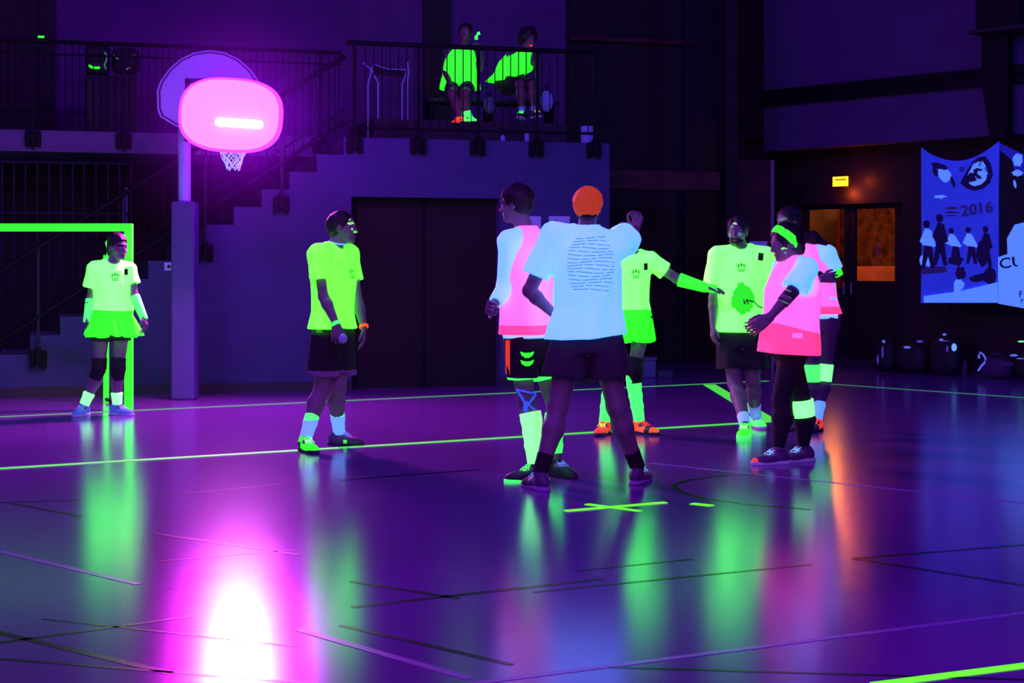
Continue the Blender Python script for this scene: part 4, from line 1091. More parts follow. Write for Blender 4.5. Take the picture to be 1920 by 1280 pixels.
    def hand(s, S, i):
        hd = s.handspec[i]; z = s.sz; w = s.wr[i]
        d = nrm(hd.get('dir', s.wr[i]-s.el[i]+np.array([0, 0, -.05])))
        inward = (s.pel-w)*np.array([1, 1, 0]); inward = inward if np.linalg.norm(inward) > .02 else -s.f
        nn = np.array(hd.get('palm', inward), float); nn = nrm(nn-d*(nn@d))
        la = np.cross(d, nn)                       # across the knuckles
        if la@np.array(hd.get('thumb', s.f)) > 0: ts = 1
        else: ts = -1
        cu = hd.get('curl', .45); spread = hd.get('spread', .10)
        for j in range(4):
            o = (j-1.5)*.0215*z*ts*-1              # j 0 = index, next to the thumb
            kk = w+d*(.088-.004*abs(j-1))*z+la*(-o if False else ts*(1.5-j)*.0215*z)
            S.cone(w+la*ts*(1.5-j)*.012*z, kk, .0145*z, .0125*z, k=.012)
            L = [.044, .049, .046, .036][j]*z
            dd = nrm(d+la*ts*(1.5-j)*spread)
            a1 = cu*.9; d1 = nrm(dd*math.cos(a1)+nn*math.sin(a1)); a2 = cu*2.0; d2 = nrm(dd*math.cos(a2)+nn*math.sin(a2)); a3 = cu*2.6; d3 = nrm(dd*math.cos(a3)+nn*math.sin(a3))
            p1 = kk+d1*L; p2 = p1+d2*L*.62; p3 = p2+d3*L*.45
            S.cone(kk, p1, .0100*z, .0088*z, k=.003); S.cone(p1, p2, .0088*z, .0080*z, k=.003); S.cone(p2, p3, .0080*z, .0068*z, k=.003)
        t0 = w+d*.028*z+la*ts*.022*z; t1 = t0+(d*.60+la*ts*.62+nn*.35)*.045*z; t2 = t1+(d*.88+la*ts*.25+nn*.40)*.034*z; t3 = t2+(d*.93+nn*.4)*.022*z
        S.cone(t0, t1, .0155*z, .0115*z, k=.010); S.cone(t1, t2, .0112*z, .0098*z, k=.004); S.cone(t2, t3, .0098*z, .008*z, k=.004)
    # ---- clothes
    def tee(s, name, mt, hem, sl=.62, ease=.022, sleeves=(1, 1), flare=.0, fold=.008, slr=.078, neckr=.072, tilt=0.0, paint=None, seed=0, h=.008, arm_cut=False, wr=.005, sr=None, widths=None, longs=None):
        """hem: picture row of the hem"""
        zh = CH+(HY-hem)*s.d0/F; H = s.neck[2]-s.pel[2]; th = (zh-s.pel[2])/H
        z = s.sz; gi = s.gi; S = Solid(h); e = ease/z
        wd = widths or [(0, .160*gi, .112*gi), (.28, .145*gi, .105*gi), (.62, .160*gi, .118*gi)]
        rows = [(min(th, -.02) if th < 0 else th, wd[0][1]+e+flare, wd[0][2]+e+flare)] + [(t, a+e+flare*max(0, .5-t), b+e+flare*max(0, .5-t)) for t, a, b in wd if t > th+.02]
        rows += [(.84, .165+e*.8, .098+e*.7), (.95, .108, .080), (1.03, .068, .060)]
        S.loft(s.torso_levels(rows), s.l, k=.03, fold=fold, nf=7, ph=seed, n=2.3)
        for i in (0, 1):
            S.cone(s.sh[i]+[0, 0, .0], s.sh[i]+(s.neck-s.sh[i])*.5, (.066+e*.5)*z*max(gi*.97, 1), .05*z, k=.03)
            if sleeves[i]:
                L = (longs[i] if longs else sl)
                b = s.sh[i]+(s.el[i]-s.sh[i])*min(L, 1.0); r1 = (sr[i] if sr else slr)*z
                S.cap(s.sh[i]-(s.el[i]-s.sh[i])*.05, b, (.060+e*.5)*z, r1, k=.03, fold=.004, nf=5, ph=i+seed)
                if L > 1.0:
                    S.cone(b, b, r1*.98, r1*.98, k=.02)
                    S.cap(s.el[i], s.el[i]+(s.wr[i]-s.el[i])*(L-1), r1*.96, .045*z, k=.02)
        S.wrinkle(wr, 13, seed)
        ax = nrm(s.hp(0, -.022, -.06)-s.neck)
        S.cone(s.neck+s.f*.018*z+ax*.012, s.neck+ax*.14+s.f*.03*z, neckr*.86*z, neckr*1.25*z, k=.006, mode='s')
        S.cut_below((s.pel[0], s.pel[1], zh), (math.tan(math.radians(tilt)), 0, -1))
        return solid_obj(S, name, mt, s.root, paint)
    def bib(s, name, mt, hem, ease=.034, flare=.02, tilt=0, paint=None, seed=0, fold=.010, hole=.080, gi=1.0, ctop=0, holes=None):
        zh = CH+(HY-hem)*s.d0/F; H = s.neck[2]-s.pel[2]; th = (zh-s.pel[2])/H; z = s.sz; gi = s.gi*gi
        e = ease/z; S = Solid(.0075)
        rows = [(th-.03, .165*gi+e+flare, .115*gi+e+flare), (.28, .148*gi+e+flare*.4, .107*gi+e+flare*.4), (.62, .158*gi+e, .118*gi+e), (.84, .160+e*.6, .102+e*.8), (.955, .126, .090), (1.035, .078, .070)]
        rows = [r for i, r in enumerate(rows) if i == 0 or r[0] > th+.02]
        S.loft(s.torso_levels(rows), s.l, k=.03, fold=fold, nf=6, ph=seed, n=2.3)
        S.wrinkle(.004, 11, seed)
        for i in (0, 1):
            out = nrm((s.sh[i]-s.neck)*np.array([1, 1, 0]))
            c = s.sh[i]+out*.075*z; ho_ = holes[i] if holes else hole
            S.ell(c-[0, 0, .02*z], (ho_*z*1.0, ho_*z*1.1, ho_*z*1.75), [out, np.cross([0, 0, 1], out), [0, 0, 1]], k=.006, mode='s')
        ax = nrm(s.hp(0, -.022, -.06)-s.neck)
        S.cone(s.neck+s.f*.02*z+ax*.014, s.neck+ax*.15+s.f*.03*z, .070*z, .10*z, k=.006, mode='s')
        S.cut_below((s.pel[0], s.pel[1], zh), (math.tan(math.radians(tilt)), 0, -1))
        if ctop: S.cut_below((0, 0, CH+(HY-ctop)*s.d0/F), (0, 0, 1))
        return solid_obj(S, name, mt, s.root, paint)
    def shorts(s, mt, hem, top=.22, r=.088, paint=None, hips=None, seed=3, name='shorts', flare=1.12):
        z = s.sz; S = Solid(.008); gi = s.gi
        S.loft(s.torso_levels([(-.14, .155*gi, .115*gi), (0, .166*gi, .118*gi), (top, .150*gi, .106*gi)]), s.l, k=.03)
        zh = CH+(HY-hem)*s.d0/F
        for i in (0, 1):
            t = (s.hip[i][2]-zh)/(s.hip[i][2]-s.kn[i][2]); t = .9 if not 0 < t < .95 else t; b = s.hip[i]+(s.kn[i]-s.hip[i])*t
            S.cap(s.hip[i]+[0, 0, .03], b, .098*z*gi, r*z*flare*gi, k=.035, fold=.006, nf=5, ph=i*2)
        S.wrinkle(.003, 12, seed)
        return solid_obj(S, name, mt, s.root, paint)
    def leggings(s, mt, low=.08, name='leggings', top=.2):
        z = s.sz; S = Solid(.0075); gi = s.gi*1.07
        S.loft(s.torso_levels([(-.16, .14*gi, .105*gi), (0, .160*gi, .110*gi), (top, .140*gi, .098*gi)]), s.l, k=.03)
        for i in (0, 1):
            S.cone(s.hip[i], s.kn[i], .090*z*gi, .057*z*gi, k=.03)
            cm = s.kn[i]+(s.an[i]-s.kn[i])*.32-s.toe[i]*.018*z
            e = s.kn[i]+(s.an[i]-s.kn[i])*(1-low)
            S.cone(s.kn[i], cm, .056*z*gi, .062*z*gi, k=.02); S.cap(cm, e, .062*z*gi, .042*z, k=.03)
        return solid_obj(S, name, mt, s.root)
    def skirt(s, mt, top_row, hem, w0, w1, nf=13, fold=.016, seed=1, shift=0, name='tutu', dep=.85, hemwave=.012):
        z0 = CH+(HY-top_row)*s.d0/F; z1 = CH+(HY-hem)*s.d0/F
        c = s.pel+(s.neck-s.pel)*((z0-s.pel[2])/(s.neck[2]-s.pel[2])); S = Solid(.007)
        rows = []
        for t in (0, .15, .35, .6, .8, 1.0):
            ww = w1+(w0-w1)*(t**1.25 if t > 0 else 0)
            rows.append((s.pel[0]+shift*(1-t), s.pel[1], z1+(z0-z1)*t, ww, ww*dep))
        S.loft(rows, s.l, k=.01, n=2.0, fold=fold, nf=nf, ph=seed)
        px, py = s.pel[0], s.pel[1]
        def hemf(X, Y, Z):
            a = np.arctan2(Y-py, X-px); return (z1+.014+hemwave*np.sin(a*9+seed)+hemwave*.6*np.sin(a*4))-Z
        S.add(hemf, [-1e3]*3, [1e3]*3, 0, 'i')
        return solid_obj(S, name, mt, s.root)
    def sock(s, i, a, b, r0, r1, mt, name='sock', band=None):
        """from fraction a to b of the shin (0 knee, 1 ankle)"""
        z = s.sz; S = Solid(.006); back = -s.toe[i]*.018*z
        k, an = s.kn[i], s.an[i]
        f = lambda t: k+(an-k)*t+back*max(0, 1-abs(t-.32)/.68)
        ts = sorted({a, b, *[x for x in (.2, .32, .5, .7) if a < x < b]})
        def rad(t): return r0+(r1-r0)*(t-a)/(b-a)
        for t0, t1 in zip(ts[:-1], ts[1:]): (S.cap(f(t0), f(t1)+(f(t1)-f(t0))*.02, rad(t0)*z, rad(t1)*z, k=.012), (S.cone(f(t1), f(t1), rad(t1)*z, rad(t1)*z, k=.012) if t1 < b else 0))
        pnt = None
        if band:
            zt = f(a)[2]; pnt = [(lambda C: (C[:, 2] > zt-band[0]*z), band[1])]
        return solid_obj(S, name, mt, s.root, pnt)
    def band(s, p, q, r0, r1, mt, name, k=.01, paint=None):
        S = Solid(.0055); S.cap(p, q, r0*s.sz, r1*s.sz, k=k); return solid_obj(S, name, mt, s.root, paint)
    def kneepad(s, i, mt='cloth_black', up=.10, dn=.11, r=.070):
        z = s.sz; S = Solid(.006); u = nrm(s.hip[i]-s.kn[i]); d = nrm(s.an[i]-s.kn[i])
        S.cap(s.kn[i]+u*up*z, s.kn[i]-u*.01, r*z, r*1.0*z, k=.01); S.cap(s.kn[i], s.kn[i]+d*dn*z, r*z, r*.88*z, k=.01)
        S.ell(s.kn[i]+s.toe[i]*.03*z, (.05*z, .045*z, .06*z), k=.02)
        return solid_obj(S, 'knee_pad', mt, s.root)
    def shoe(s, i, up='shoe_dark', sole='sole_white', lace='uv_white', accent=None, h=.0055, lift=0.0, st=.026):
        z = s.sz; t = s.toe[i]; g = s.g[i]+np.array([0, 0, lift]); la = lat_of(t); R = [la, t, [0, 0, 1]]
        S = Solid(h); p = lambda r, f, u: g+(la*r+t*f)*z+np.array([0, 0, u*z])
        S.ell(p(0, -.035, .045), (.038*z, .055*z, .05*z), R, .02); S.ell(p(0, .06, .032), (.044*z, .085*z, .040*z), R, .03)
        S.ell(p(0, .13, .026), (.043*z, .065*z, .030*z), R, .03)
        S.cone(p(0, -.03, .06), p(0, -.005, .105), .042*z, .044*z, k=.02)
        S.cut_below(p(0, 0, st-.008), (0, 0, -1))
        S.cut_below(p(0, 0, .110), (0, 0, 1))
        pnt = None
        if accent: pnt = [((lambda C: (((C-g)@t/z > accent[1]) & ((C-g)@t/z < accent[2]) & ((C-g)[:, 2]/z > accent[3]) & ((C-g)[:, 2]/z < accent[4]))), accent[0])]
        sh = solid_obj(S, 'shoe', up, s.root, pnt)
        S = Solid(h)
        S.ell(p(0, -.035, .012), (.043*z, .062*z, .06*z), R, .02); S.ell(p(0, .05, .012), (.042*z, .10*z, .06*z), R, .02); S.ell(p(0, .135, .012), (.046*z, .068*z, .06*z), R, .02)
        S.cut_below(p(0, 0, st), (0, 0, 1)); S.cut_below(p(0, 0, .000), (0, 0, -1))
        solid_obj(S, 'sole', sole, sh)
        m = MB()
        for q in range(5):
            f_ = .035+.018*q; u_ = .080-.006*q-.1*max(0, f_-.09)
            m.path([p(-.022, f_, u_-.004), p(-.010, f_+.004, u_+.006), p(.010, f_+.010, u_+.006), p(.022, f_+.014, u_-.006)], .0035*z, n=5)
        for sg in (-1, 1):
            m.path([p(0, .035, .088), p(sg*.015, .030, .100), p(sg*.030, .045, .100), p(sg*.024, .065, .084), p(sg*.006, .050, .088)], .0032*z, n=5)
            m.path([p(0, .035, .088), p(sg*.02, .06, .092), p(sg*.035, .085, .070)], .0032*z, n=5)
        m.build('lace', M[lace], sh)
        return sh
    def hair(s, mt='hair_dark', style='short', line=.05, back=-.045, th=.010, seed=1, vol=1.0, rough=.003):
        q = s.hs; S = Solid(.0055); R = [s.hr, s.hfw, s.hu]
        S.ell(s.hp(0, -.014, .034), ((.077+th)*q*vol, (.096+th)*q*vol, (.088+th)*q*vol), R, .02)
        if style == 'long':
            S.ell(s.hp(0, -.060, -.03), (.072*q, .055*q, .080*q), R, .03)
        else:
            S.ell(s.hp(0, -.055, -.015), (.068*q, .052*q, .058*q), R, .02)
        # keep the face and the ears free
        S.ell(s.hp(0, .120, -.030), (.105*q if style == 'short' else .088*q, .098*q, .112*q if style == 'short' else .106*q), R, .006, 's')
        for sg in (-1, 1): S.ell(s.hp(sg*.095, .012, -.045), (.035*q, .045*q, .050*q), R, .008, 's')
        S.wrinkle(rough, 70, seed)
        c = s.hp(0, 0, back-.05); S.cut_below(c, -s.hu)
        return solid_obj(S, 'hair', mt, s.root)
def put_print(target, parent, centre, dirv, up, shapes, mt, name, lift=.004):
    """small flat print draped on a garment: shapes are polygons in metres (right, up)"""
    wlp = wl(target); me = target.data
    bv = BVHTree.FromPolygons([v.co+wlp for v in me.vertices], [tuple(p.vertices) for p in me.polygons])
    dirv = Vector(dirv).normalized(); up = Vector(up); right = dirv.cross(up).normalized(); up = right.cross(dirv).normalized()
    centre = Vector(centre); vs = []; fs = []
    for poly in shapes:
        # fan grid, fine enough to follow folds
        cx = sum(p[0] for p in poly)/len(poly); cy = sum(p[1] for p in poly)/len(poly); b = len(vs)
        ringsn = 3; pts = []
        n = len(poly)
        for r in range(1, ringsn+1):
            for x, y in poly: pts.append((cx+(x-cx)*r/ringsn, cy+(y-cy)*r/ringsn))
        pts.append((cx, cy))
        for x, y in pts:
            o = centre+right*x+up*y
            hit = bv.ray_cast(o-dirv*.6, dirv)
            vs.append((hit[0] if hit[0] is not None else o)-dirv*lift)
        for r in range(ringsn-1):
            for i in range(n):
                j = (i+1) % n; fs.append((b+r*n+i, b+(r+1)*n+i, b+(r+1)*n+j, b+r*n+j))
        for i in range(n): fs.append((b+ringsn*n, b+i, b+(i+1) % n))
    return link_mesh(name, vs, fs, M[mt], parent)
def pblob(cx, cy, rx, ry, n=12, j=0.0, seed=0, rot=0): return blob(cx, cy, rx, ry, n, rot, j, seed)
def seg(x0, y0, x1, y1, w):
    L = math.hypot(x1-x0, y1-y0); nx, ny = -(y1-y0)/L*w/2, (x1-x0)/L*w/2
    k = 5; A = [(x0+(x1-x0)*i/k+nx, y0+(y1-y0)*i/k+ny) for i in range(k+1)]; B = [(x0+(x1-x0)*i/k-nx, y0+(y1-y0)*i/k-ny) for i in range(k, -1, -1)]
    return A+B
CREST = [pblob(-.022, .022, .008, .016, seed=1), pblob(0, .030, .010, .015, j=.3, seed=2), pblob(.022, .022, .008, .016, seed=3), seg(-.035, -.005, .035, -.005, .007), seg(-.028, -.020, .028, -.020, .009), seg(-.040, .004, -.034, .040, .004), seg(.040, .004, .034, .040, .004)]

# ------------------------------------------------------------------ goalkeeper girl in the tutu
D = np.array([0, 0, -1.0])
p = Person('player in yellow shirt and bright green tutu standing before the glowing goal', feet=((157, 779), (220, 778)), neck=(211, 490), pelvis=(210, 598), head=(221, 463), yaw=18, head_yaw=50,
           el=((171, 558, 0), (251, 552, .02)), wr=((163, 597, -.06), (269, 592, -.04)), kn=((186, 690, -.02), (221, 690, -.02)), toes=(-12, 62), shw=.155, girth=1.02, fem=True, pitch=4, size=.96, hs=1.03,
           hand=[dict(dir=(0.02, -.1, -1), curl=.55), dict(dir=(.35, -.2, -1), curl=.5)])
p.body(paint=[p.fp(.034, -.025, .020, .014, 'face_blue'), p.fp(-.030, .020, .03, .010, 'cloth_black')])
S = Solid(.0055); q = p.hs; R = [p.hr, p.hfw, p.hu]
p.hair(style='long', seed=2, back=-.12)
tp = p.hp(0, -.10, .03)
S = Solid(.0055); S.cone(tp, tp+np.array([-.03, 0, .0]), .022, .026, k=.01).cone(tp+np.array([-.03, 0, 0]), tp+np.array([-.035, 0, -.12]), .018, .010, k=.01).cone(tp+np.array([-.035, 0, -.12]), tp+np.array([-.02, -.02, -.22]), .012, .012, k=.01)
solid_obj(S, 'hair_scarf', 'glove_green', p.root)
t = p.tee('t_shirt', 'shirt_yellow', 582, sl=.62, ease=.018, flare=.012, slr=.088, seed=1, tilt=-3)
put_print(t, t, p.pel+(p.neck-p.pel)*.72+p.f*.1+p.l*.015, -p.f, (0, 0, 1), CREST, 'shirt_ink', 'chest_print')
put_print(t, t, p.pel+(p.neck-p.pel)*.82+p.f*.1+p.l*.115, -p.f, (0, 0, 1), [[(-.016, -.03), (.018, -.026), (.016, .03), (-.018, .026)]], 'badge_dark', 'badge')
p.skirt('tutu_green', 578, 632, .145, .265, nf=15, fold=.014, shift=.02, seed=2)
p.shorts('cloth_black', 638, r=.082)
for i in (0, 1):
    p.kneepad(i); p.sock(i, .68, .97, .052, .046, 'sock_mint'); p.shoe(i, 'shoe_blue', 'sole_white', 'uv_white')
    e, w_ = p.el[i], p.wr[i]; a = e+(w_-e)*.08; b = w_+nrm(p.handspec[i]['dir'])*.035
    p.band(a, b, .050, .036, 'glove_green', 'arm_warmer')

# ------------------------------------------------------------------ man in yellow shirt, profile to the right
p = Person('player in yellow shirt and black shorts standing in profile before the dark door', feet=((573, 846), (636, 834)), neck=(626, 460), pelvis=(624, 632), head=(642, 427), yaw=62, head_yaw=84,
           el=((607, 556, -.16), (671, 566, .10)), wr=((630, 607, -.24), (682, 612, .02)), kn=((604, 726, -.04), (634, 726, .0)), toes=(30, 74), shw=.19, girth=1.07, hs=1.04,
           hand=[dict(dir=(.10, -.05, -1), curl=.55), dict(dir=(.05, -.05, -1), curl=.35)])
# glowing face paint
q = p.hs
fpts = [(.030, .085), (.045, .060), (.030, .035), (.052, .030), (.040, -.012), (.020, -.030), (.048, -.030), (.055, .005)]
p.body(paint=[p.fp(-r, u, .011, .008, 'face_paint', .04) for r, u in fpts[:6]]+[p.fp(r, u, .010, .007, 'face_paint', .04) for r, u in fpts[2:]])
p.hair(style='short', seed=4, th=.006)
t = p.tee('t_shirt', 'shirt_green', 616, sl=.55, ease=.024, flare=.016, slr=.082, seed=5, fold=.010)
put_print(t, t, p.pel+(p.neck-p.pel)*.68+p.f*.1+p.l*.03, -p.f, (0, 0, 1), CREST, 'shirt_ink', 'chest_print')
col_ = Solid(.005); ax = nrm(p.hp(0, -.022, -.06)-p.neck)
m = MB(); c = p.neck+ax*.022
m.path([Vector(c+(p.l*math.cos(a)*.066+p.f*(.016+math.sin(a)*.064))+np.array([0, 0, -.012*math.sin(a)])) for a in [2*math.pi*k/28 for k in range(28)]], .006, n=6, closed=True)
m.build('collar', M['sock_white'], t)
zh = CH+(HY-692)*p.d0/F
p.shorts('cloth_black', 700, r=.094, paint=[(lambda C, z=zh: C[:, 2] < z, 'hem_purple')], flare=1.25)
for i in (0, 1):
    p.sock(i, .56, .99, .054, .046, 'sock_white', band=(.028, 'sock_green'))
p.shoe(0, 'neon_green', 'shoe_dark', 'sock_mint', accent=('shoe_dark', -.2, .0, .0, .07)); p.shoe(1, 'shoe_purple', 'shoe_dark', 'uv_white', accent=('neon_green', .05, .08, .0, .045))
d_ = nrm(p.wr[0]-p.el[0]); p.band(p.wr[0]-d_*.012, p.wr[0]+d_*.012, .036, .036, 'sock_green', 'wristband')
d_ = nrm(p.wr[1]-p.el[1]); p.band(p.wr[1]-d_*.012, p.wr[1]+d_*.012, .036, .036, 'neon_orange', 'wristband')
hb = p.wr[0]+nrm((.10, -.05, -1))*.10
o = MB().ball(Vector(hb+np.array([.045, -.03, -.005])), (.032, .032, .036), 20, 14).build('small_ball', M['white_board'], None, smooth=True)
tag(o, 'small pale ball held in the hand of the player in profile', 'ball')

# ------------------------------------------------------------------ pink bib player moving behind
p = Person('dark-haired player in pink bib and black shorts stepping behind the white shirt player', feet=((1003, 901), (1042, 892)), neck=(985, 432), pelvis=(990, 640), head=(968, 383), yaw=-128, head_yaw=-112,
           el=((953, 534, -.10), (1035, 530, .10)), wr=((925, 572, -.22), (1020, 580, .0)), kn=((986, 748, -.06), (1042, 765, .12)), toes=(-75, 40), shw=.17, girth=1.0, pitch=4,
           hand=[dict(dir=(-.35, -.8, -.1), curl=1.1), dict(curl=.6)])
p.body()
p.hair(style='short', seed=6, th=.012)
p.tee('undershirt', 'shirt_white', 633, ease=.018, slr=.062, seed=6, sr=(.070, .060), longs=(1.85, 1.8), flare=.01)
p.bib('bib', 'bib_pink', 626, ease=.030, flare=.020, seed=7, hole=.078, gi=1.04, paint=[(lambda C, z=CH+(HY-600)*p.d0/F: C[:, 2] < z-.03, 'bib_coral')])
zh = CH+(HY-705.5)*p.d0/F
sh_ = p.shorts('cloth_black', 708, r=.090, paint=[(lambda C, z=zh: C[:, 2] < z, 'sock_green')], flare=1.1)
put_print(sh_, sh_, np.array(P(988, 665, p.d0)), (0, 1, 0), (0, 0, 1), [[(-.044, .030), (-.036, .006), (-.012, -.010), (.012, -.010), (.036, .006), (.044, .030), (.015, .022), (-.015, .022)], [(-.044, -.022), (-.034, -.048), (-.012, -.062), (.012, -.062), (.034, -.048), (.044, -.022), (.015, -.032), (-.015, -.032)]], 'neon_green', 'shorts_emblem')
put_print(sh_, sh_, np.array(P(952, 668, p.d0)), (0, 1, 0), (0, 0, 1), [seg(0, -.11, 0, .11, .028)], 'neon_red', 'side_stripe')
k0, a0 = p.kn[0], p.an[0]
S = Solid(.005)
for (x0, y0, x1, y1) in ((963, 724, 1010, 733), (963, 726, 986, 752), (1008, 734, 985, 765), (985, 745, 984, 785), (990, 750, 1018, 764), (1018, 766, 985, 782)):
    pass
bd = None
for o in bpy.data.objects:
    if o.parent == p.root and o.name.startswith('body'): bd = o
kt = [seg(-.070, .085, .060, .055, .012), seg(-.065, .08, -.012, .0, .016), seg(.055, .05, .0, -.02, .016), seg(-.008, .01, -.012, -.055, .030), seg(.0, -.005, .05, -.045, .012)]
put_print(bd, bd, np.array(P(988, 752, p.d0)), (0, 1, 0), (0, 0, 1), kt, 'kinesio_blue', 'kinesio_tape', lift=.007)
p.sock(0, .20, .97, .070, .046, 'sock_mint', name='knee_sock'); p.sock(1, .10, .85, .062, .046, 'sock_green', name='knee_sock')
p.shoe(0, 'shoe_dark', 'sock_green', 'sock_green', st=.016); p.shoe(1, 'shoe_dark', 'shoe_dark', 'uv_white')

# ------------------------------------------------------------------ white shirt player seen from behind
p = Person('orange-haired player in white printed shirt seen from behind, arm raised', feet=((1012, 918), (1196, 906)), neck=(1100, 430), pelvis=(1102, 632), head=(1103, 388), yaw=178, head_yaw=172,
           el=((992, 545, .02), (1172, 448, .12)), wr=((1040, 590, .08), (1191, 430, .34)), kn=((1046, 762, -.03), (1156, 762, -.02)), toes=(-152, 155), shw=.19, girth=1.12, d0=None,
           hand=[dict(dir=(.75, .3, -.35), curl=.5), dict(dir=(.25, .5, .8), curl=1.1)], shoff=((0, 0, -.03), (0, 0, .03)))
p.body()
p.hair('hair_orange', style='short', seed=8, th=.014, rough=.004)
S = Solid(.0055); R = [p.hr, p.hfw, p.hu]
S.ell(p.hp(0, -.045, -.045), (.066*p.hs, .050*p.hs, .045*p.hs), R, .02); S.cut_below(p.hp(0, 0, -.02), p.hu); solid_obj(S, 'shaved_nape', 'hair_dark', p.root)
t = p.tee('t_shirt', 'shirt_white', 634, sl=1.0, ease=.034, flare=.045, sr=(.088, .100), seed=9, fold=.016, tilt=8, longs=(.74, .92), wr=.005, h=.0075)
lines = []; rnd = random.Random(3)
for k in range(16):
    y = .17-k*.021; hw_ = .145*math.sqrt(max(.05, 1-((y-.0)/.22)**2))
    x = -hw_
    while x < hw_:
        l_ = .03+rnd.random()*.07; x2 = min(hw_, x+l_)
        if x2-x > .012: lines.append(seg(x, y+.006*math.sin(x*20+k), x2, y+.006*math.sin(x2*20+k), .0065))
        x = x2+.010
put_print(t, t, np.array(P(1106, 498, p.d0)), (0, 1, 0), (0, 0, 1), lines, 'shirt_back_print', 'back_print')
p.shorts('cloth_navy', 706, r=.102, flare=1.22)
for i in (0, 1):
    p.sock(i, .70, .99, .052, .047, 'cloth_black')
p.shoe(0, 'shoe_purple', 'sole_purple', 'uv_white', accent=('cloth_black', .08, .3, 0, .2)); p.shoe(1, 'shoe_purple', 'sole_purple', 'uv_white_bright')

# ------------------------------------------------------------------ player with outstretched arm
p = Person('player in yellow shirt and green skirt reaching an arm out to the right', feet=((1133, 814), (1199, 813)), neck=(1186, 472), pelvis=(1185, 598), head=(1172, 444), yaw=10, head_yaw=-10,
           el=((1140, 560, .05), (1270, 523, .05)), wr=((1135, 610, .05), (1318, 539, .0)), kn=((1146, 696, 0), (1189, 692, 0)), toes=(-20, 48), shw=.150, girth=.88, size=1.0, fem=True,
           hand=[dict(), dict(dir=(1, -.05, -.10), palm=(0, -.3, -1), thumb=(0, -1, .3), curl=.25)], shoff=((0, 0, 0), (-.01, 0, 0)))
p.body(); p.hair(style='long', seed=10, back=-.10)
t = p.tee('t_shirt', 'shirt_yellow', 584, sl=.58, ease=.014, flare=.004, slr=.078, seed=11)
put_print(t, t, p.pel+(p.neck-p.pel)*.78+p.f*.1+p.l*.085, -p.f, (0, 0, 1), [[(-.016, -.03), (.018, -.026), (.016, .03), (-.018, .026)]], 'badge_dark', 'badge')
put_print(t, t, p.pel+(p.neck-p.pel)*.66+p.f*.1, -p.f, (0, 0, 1), CREST, 'shirt_ink', 'chest_print')
p.skirt('tutu_green', 580, 642, .152, .195, nf=11, fold=.010, name='skirt', seed=4)
p.shorts('cloth_grey', 650, r=.070, flare=1.0)
for i in (0, 1): p.kneepad(i, r=.066)
p.sock(0, .10, .98, .062, .044, 'sock_green', name='knee_sock'); p.sock(1, .10, .98, .062, .044, 'sock_green', name='knee_sock')
p.shoe(0, 'neon_red', 'shoe_dark', 'neon_yellow', accent=('shoe_dark', .12, .3, 0, .03)); p.shoe(1, 'neon_orange', 'shoe_dark', 'neon_red', accent=('shoe_dark', .08, .13, 0, .08))
e, w_ = p.el[1], p.wr[1]; p.band(e+(w_-e)*.06, w_+nrm((1, -.05, -.1))*.03, .057, .040, 'neon_green', 'arm_warmer'); hd_ = nrm((1, -.05, -.1)); S = Solid(.0055); S.cone(w_+hd_*.02+np.array([0, -.015, 0]), w_+hd_*.085+np.array([0, -.018, 0]), .034, .034, k=.02).cone(w_+hd_*.02+np.array([0, .02, 0]), w_+hd_*.085+np.array([0, .02, 0]), .034, .032, k=.02); solid_obj(S, 'fingerless_glove', 'neon_green', p.root)

# ------------------------------------------------------------------ bearded player
p = Person('bearded player in yellow shirt with a green smear, shiny neon shoes', feet=((1397, 818), (1417, 801)), neck=(1391, 463), pelvis=(1388, 628), head=(1383, 434), yaw=-4, head_yaw=-22,
           el=((1338, 560, 0), (1455, 556, .02)), wr=((1337, 610, -.05), (1430, 604, -.14)), kn=((1378, 718, -.02), (1412, 716, .02)), toes=(-18, 10), shw=.190, girth=1.06, pitch=5, size=1.0,
           hand=[dict(dir=(-.05, -.1, -1), curl=.4), dict(dir=(-.7, -.5, -.3), curl=.6)])
p.body(paint=[p.fp(.0, .085, .035, .022, 'face_paint', .0), p.fp(-.03, .045, .018, .012, 'face_smear'), p.fp(.038, -.018, .018, .016, 'face_smear'), p.fp(-.045, -.02, .012, .02, 'face_smear')])
p.hair(style='short', seed=12, th=.008)
S = Solid(.0055); R = [p.hr, p.hfw, p.hu]; q = p.hs
S.ell(p.hp(0, .045, -.078), (.058*q, .050*q, .045*q), R, .01); S.ell(p.hp(0, .085, -.050), (.030*q, .010*q, .006*q), R, .008)
S.ell(p.hp(0, .096, -.064), (.018*q, .012*q, .007*q), R, .004, 's'); S.cut_below(p.hp(0, 0, -.046), p.hu); S.wrinkle(.002, 80, 3); solid_obj(S, 'beard', 'hair_dark', p.root)
t = p.tee('t_shirt', 'shirt_yellow', 622, sl=.74, ease=.024, flare=.018, slr=.092, seed=13)
rt = lambda x, y: np.array(P(x, y, p.d0))
put_print(t, t, rt(1386, 503), (0, 1, 0), (0, 0, 1), CREST, 'shirt_ink', 'chest_print')
put_print(t, t, rt(1423, 481), (0, 1, 0), (0, 0, 1), [[(-.024, -.030), (.020, -.034), (.028, .026), (-.014, .034)]], 'badge_dark', 'badge')
put_print(t, t, rt(1388, 563), (0, 1, 0), (0, 0, 1), [pblob(0, 0, .095, .105, 26, j=.25, seed=5), pblob(0, .06, .06, .09, 20, j=.5, seed=6)], 'shirt_smear', 'green_smear')
put_print(t, t, rt(1398, 567), (0, 1, 0), (0, 0, 1), [seg(-.035, .03, -.03, -.01, .008), seg(-.03, -.01, -.008, .03, .008), seg(-.008, .03, .0, -.01, .008), seg(.0, .02, .05, .01, .010), seg(.05, .01, .09, -.03, .010), seg(.09, -.03, .14, -.045, .010)], 'badge_dark', 'dark_scribble', lift=.006)
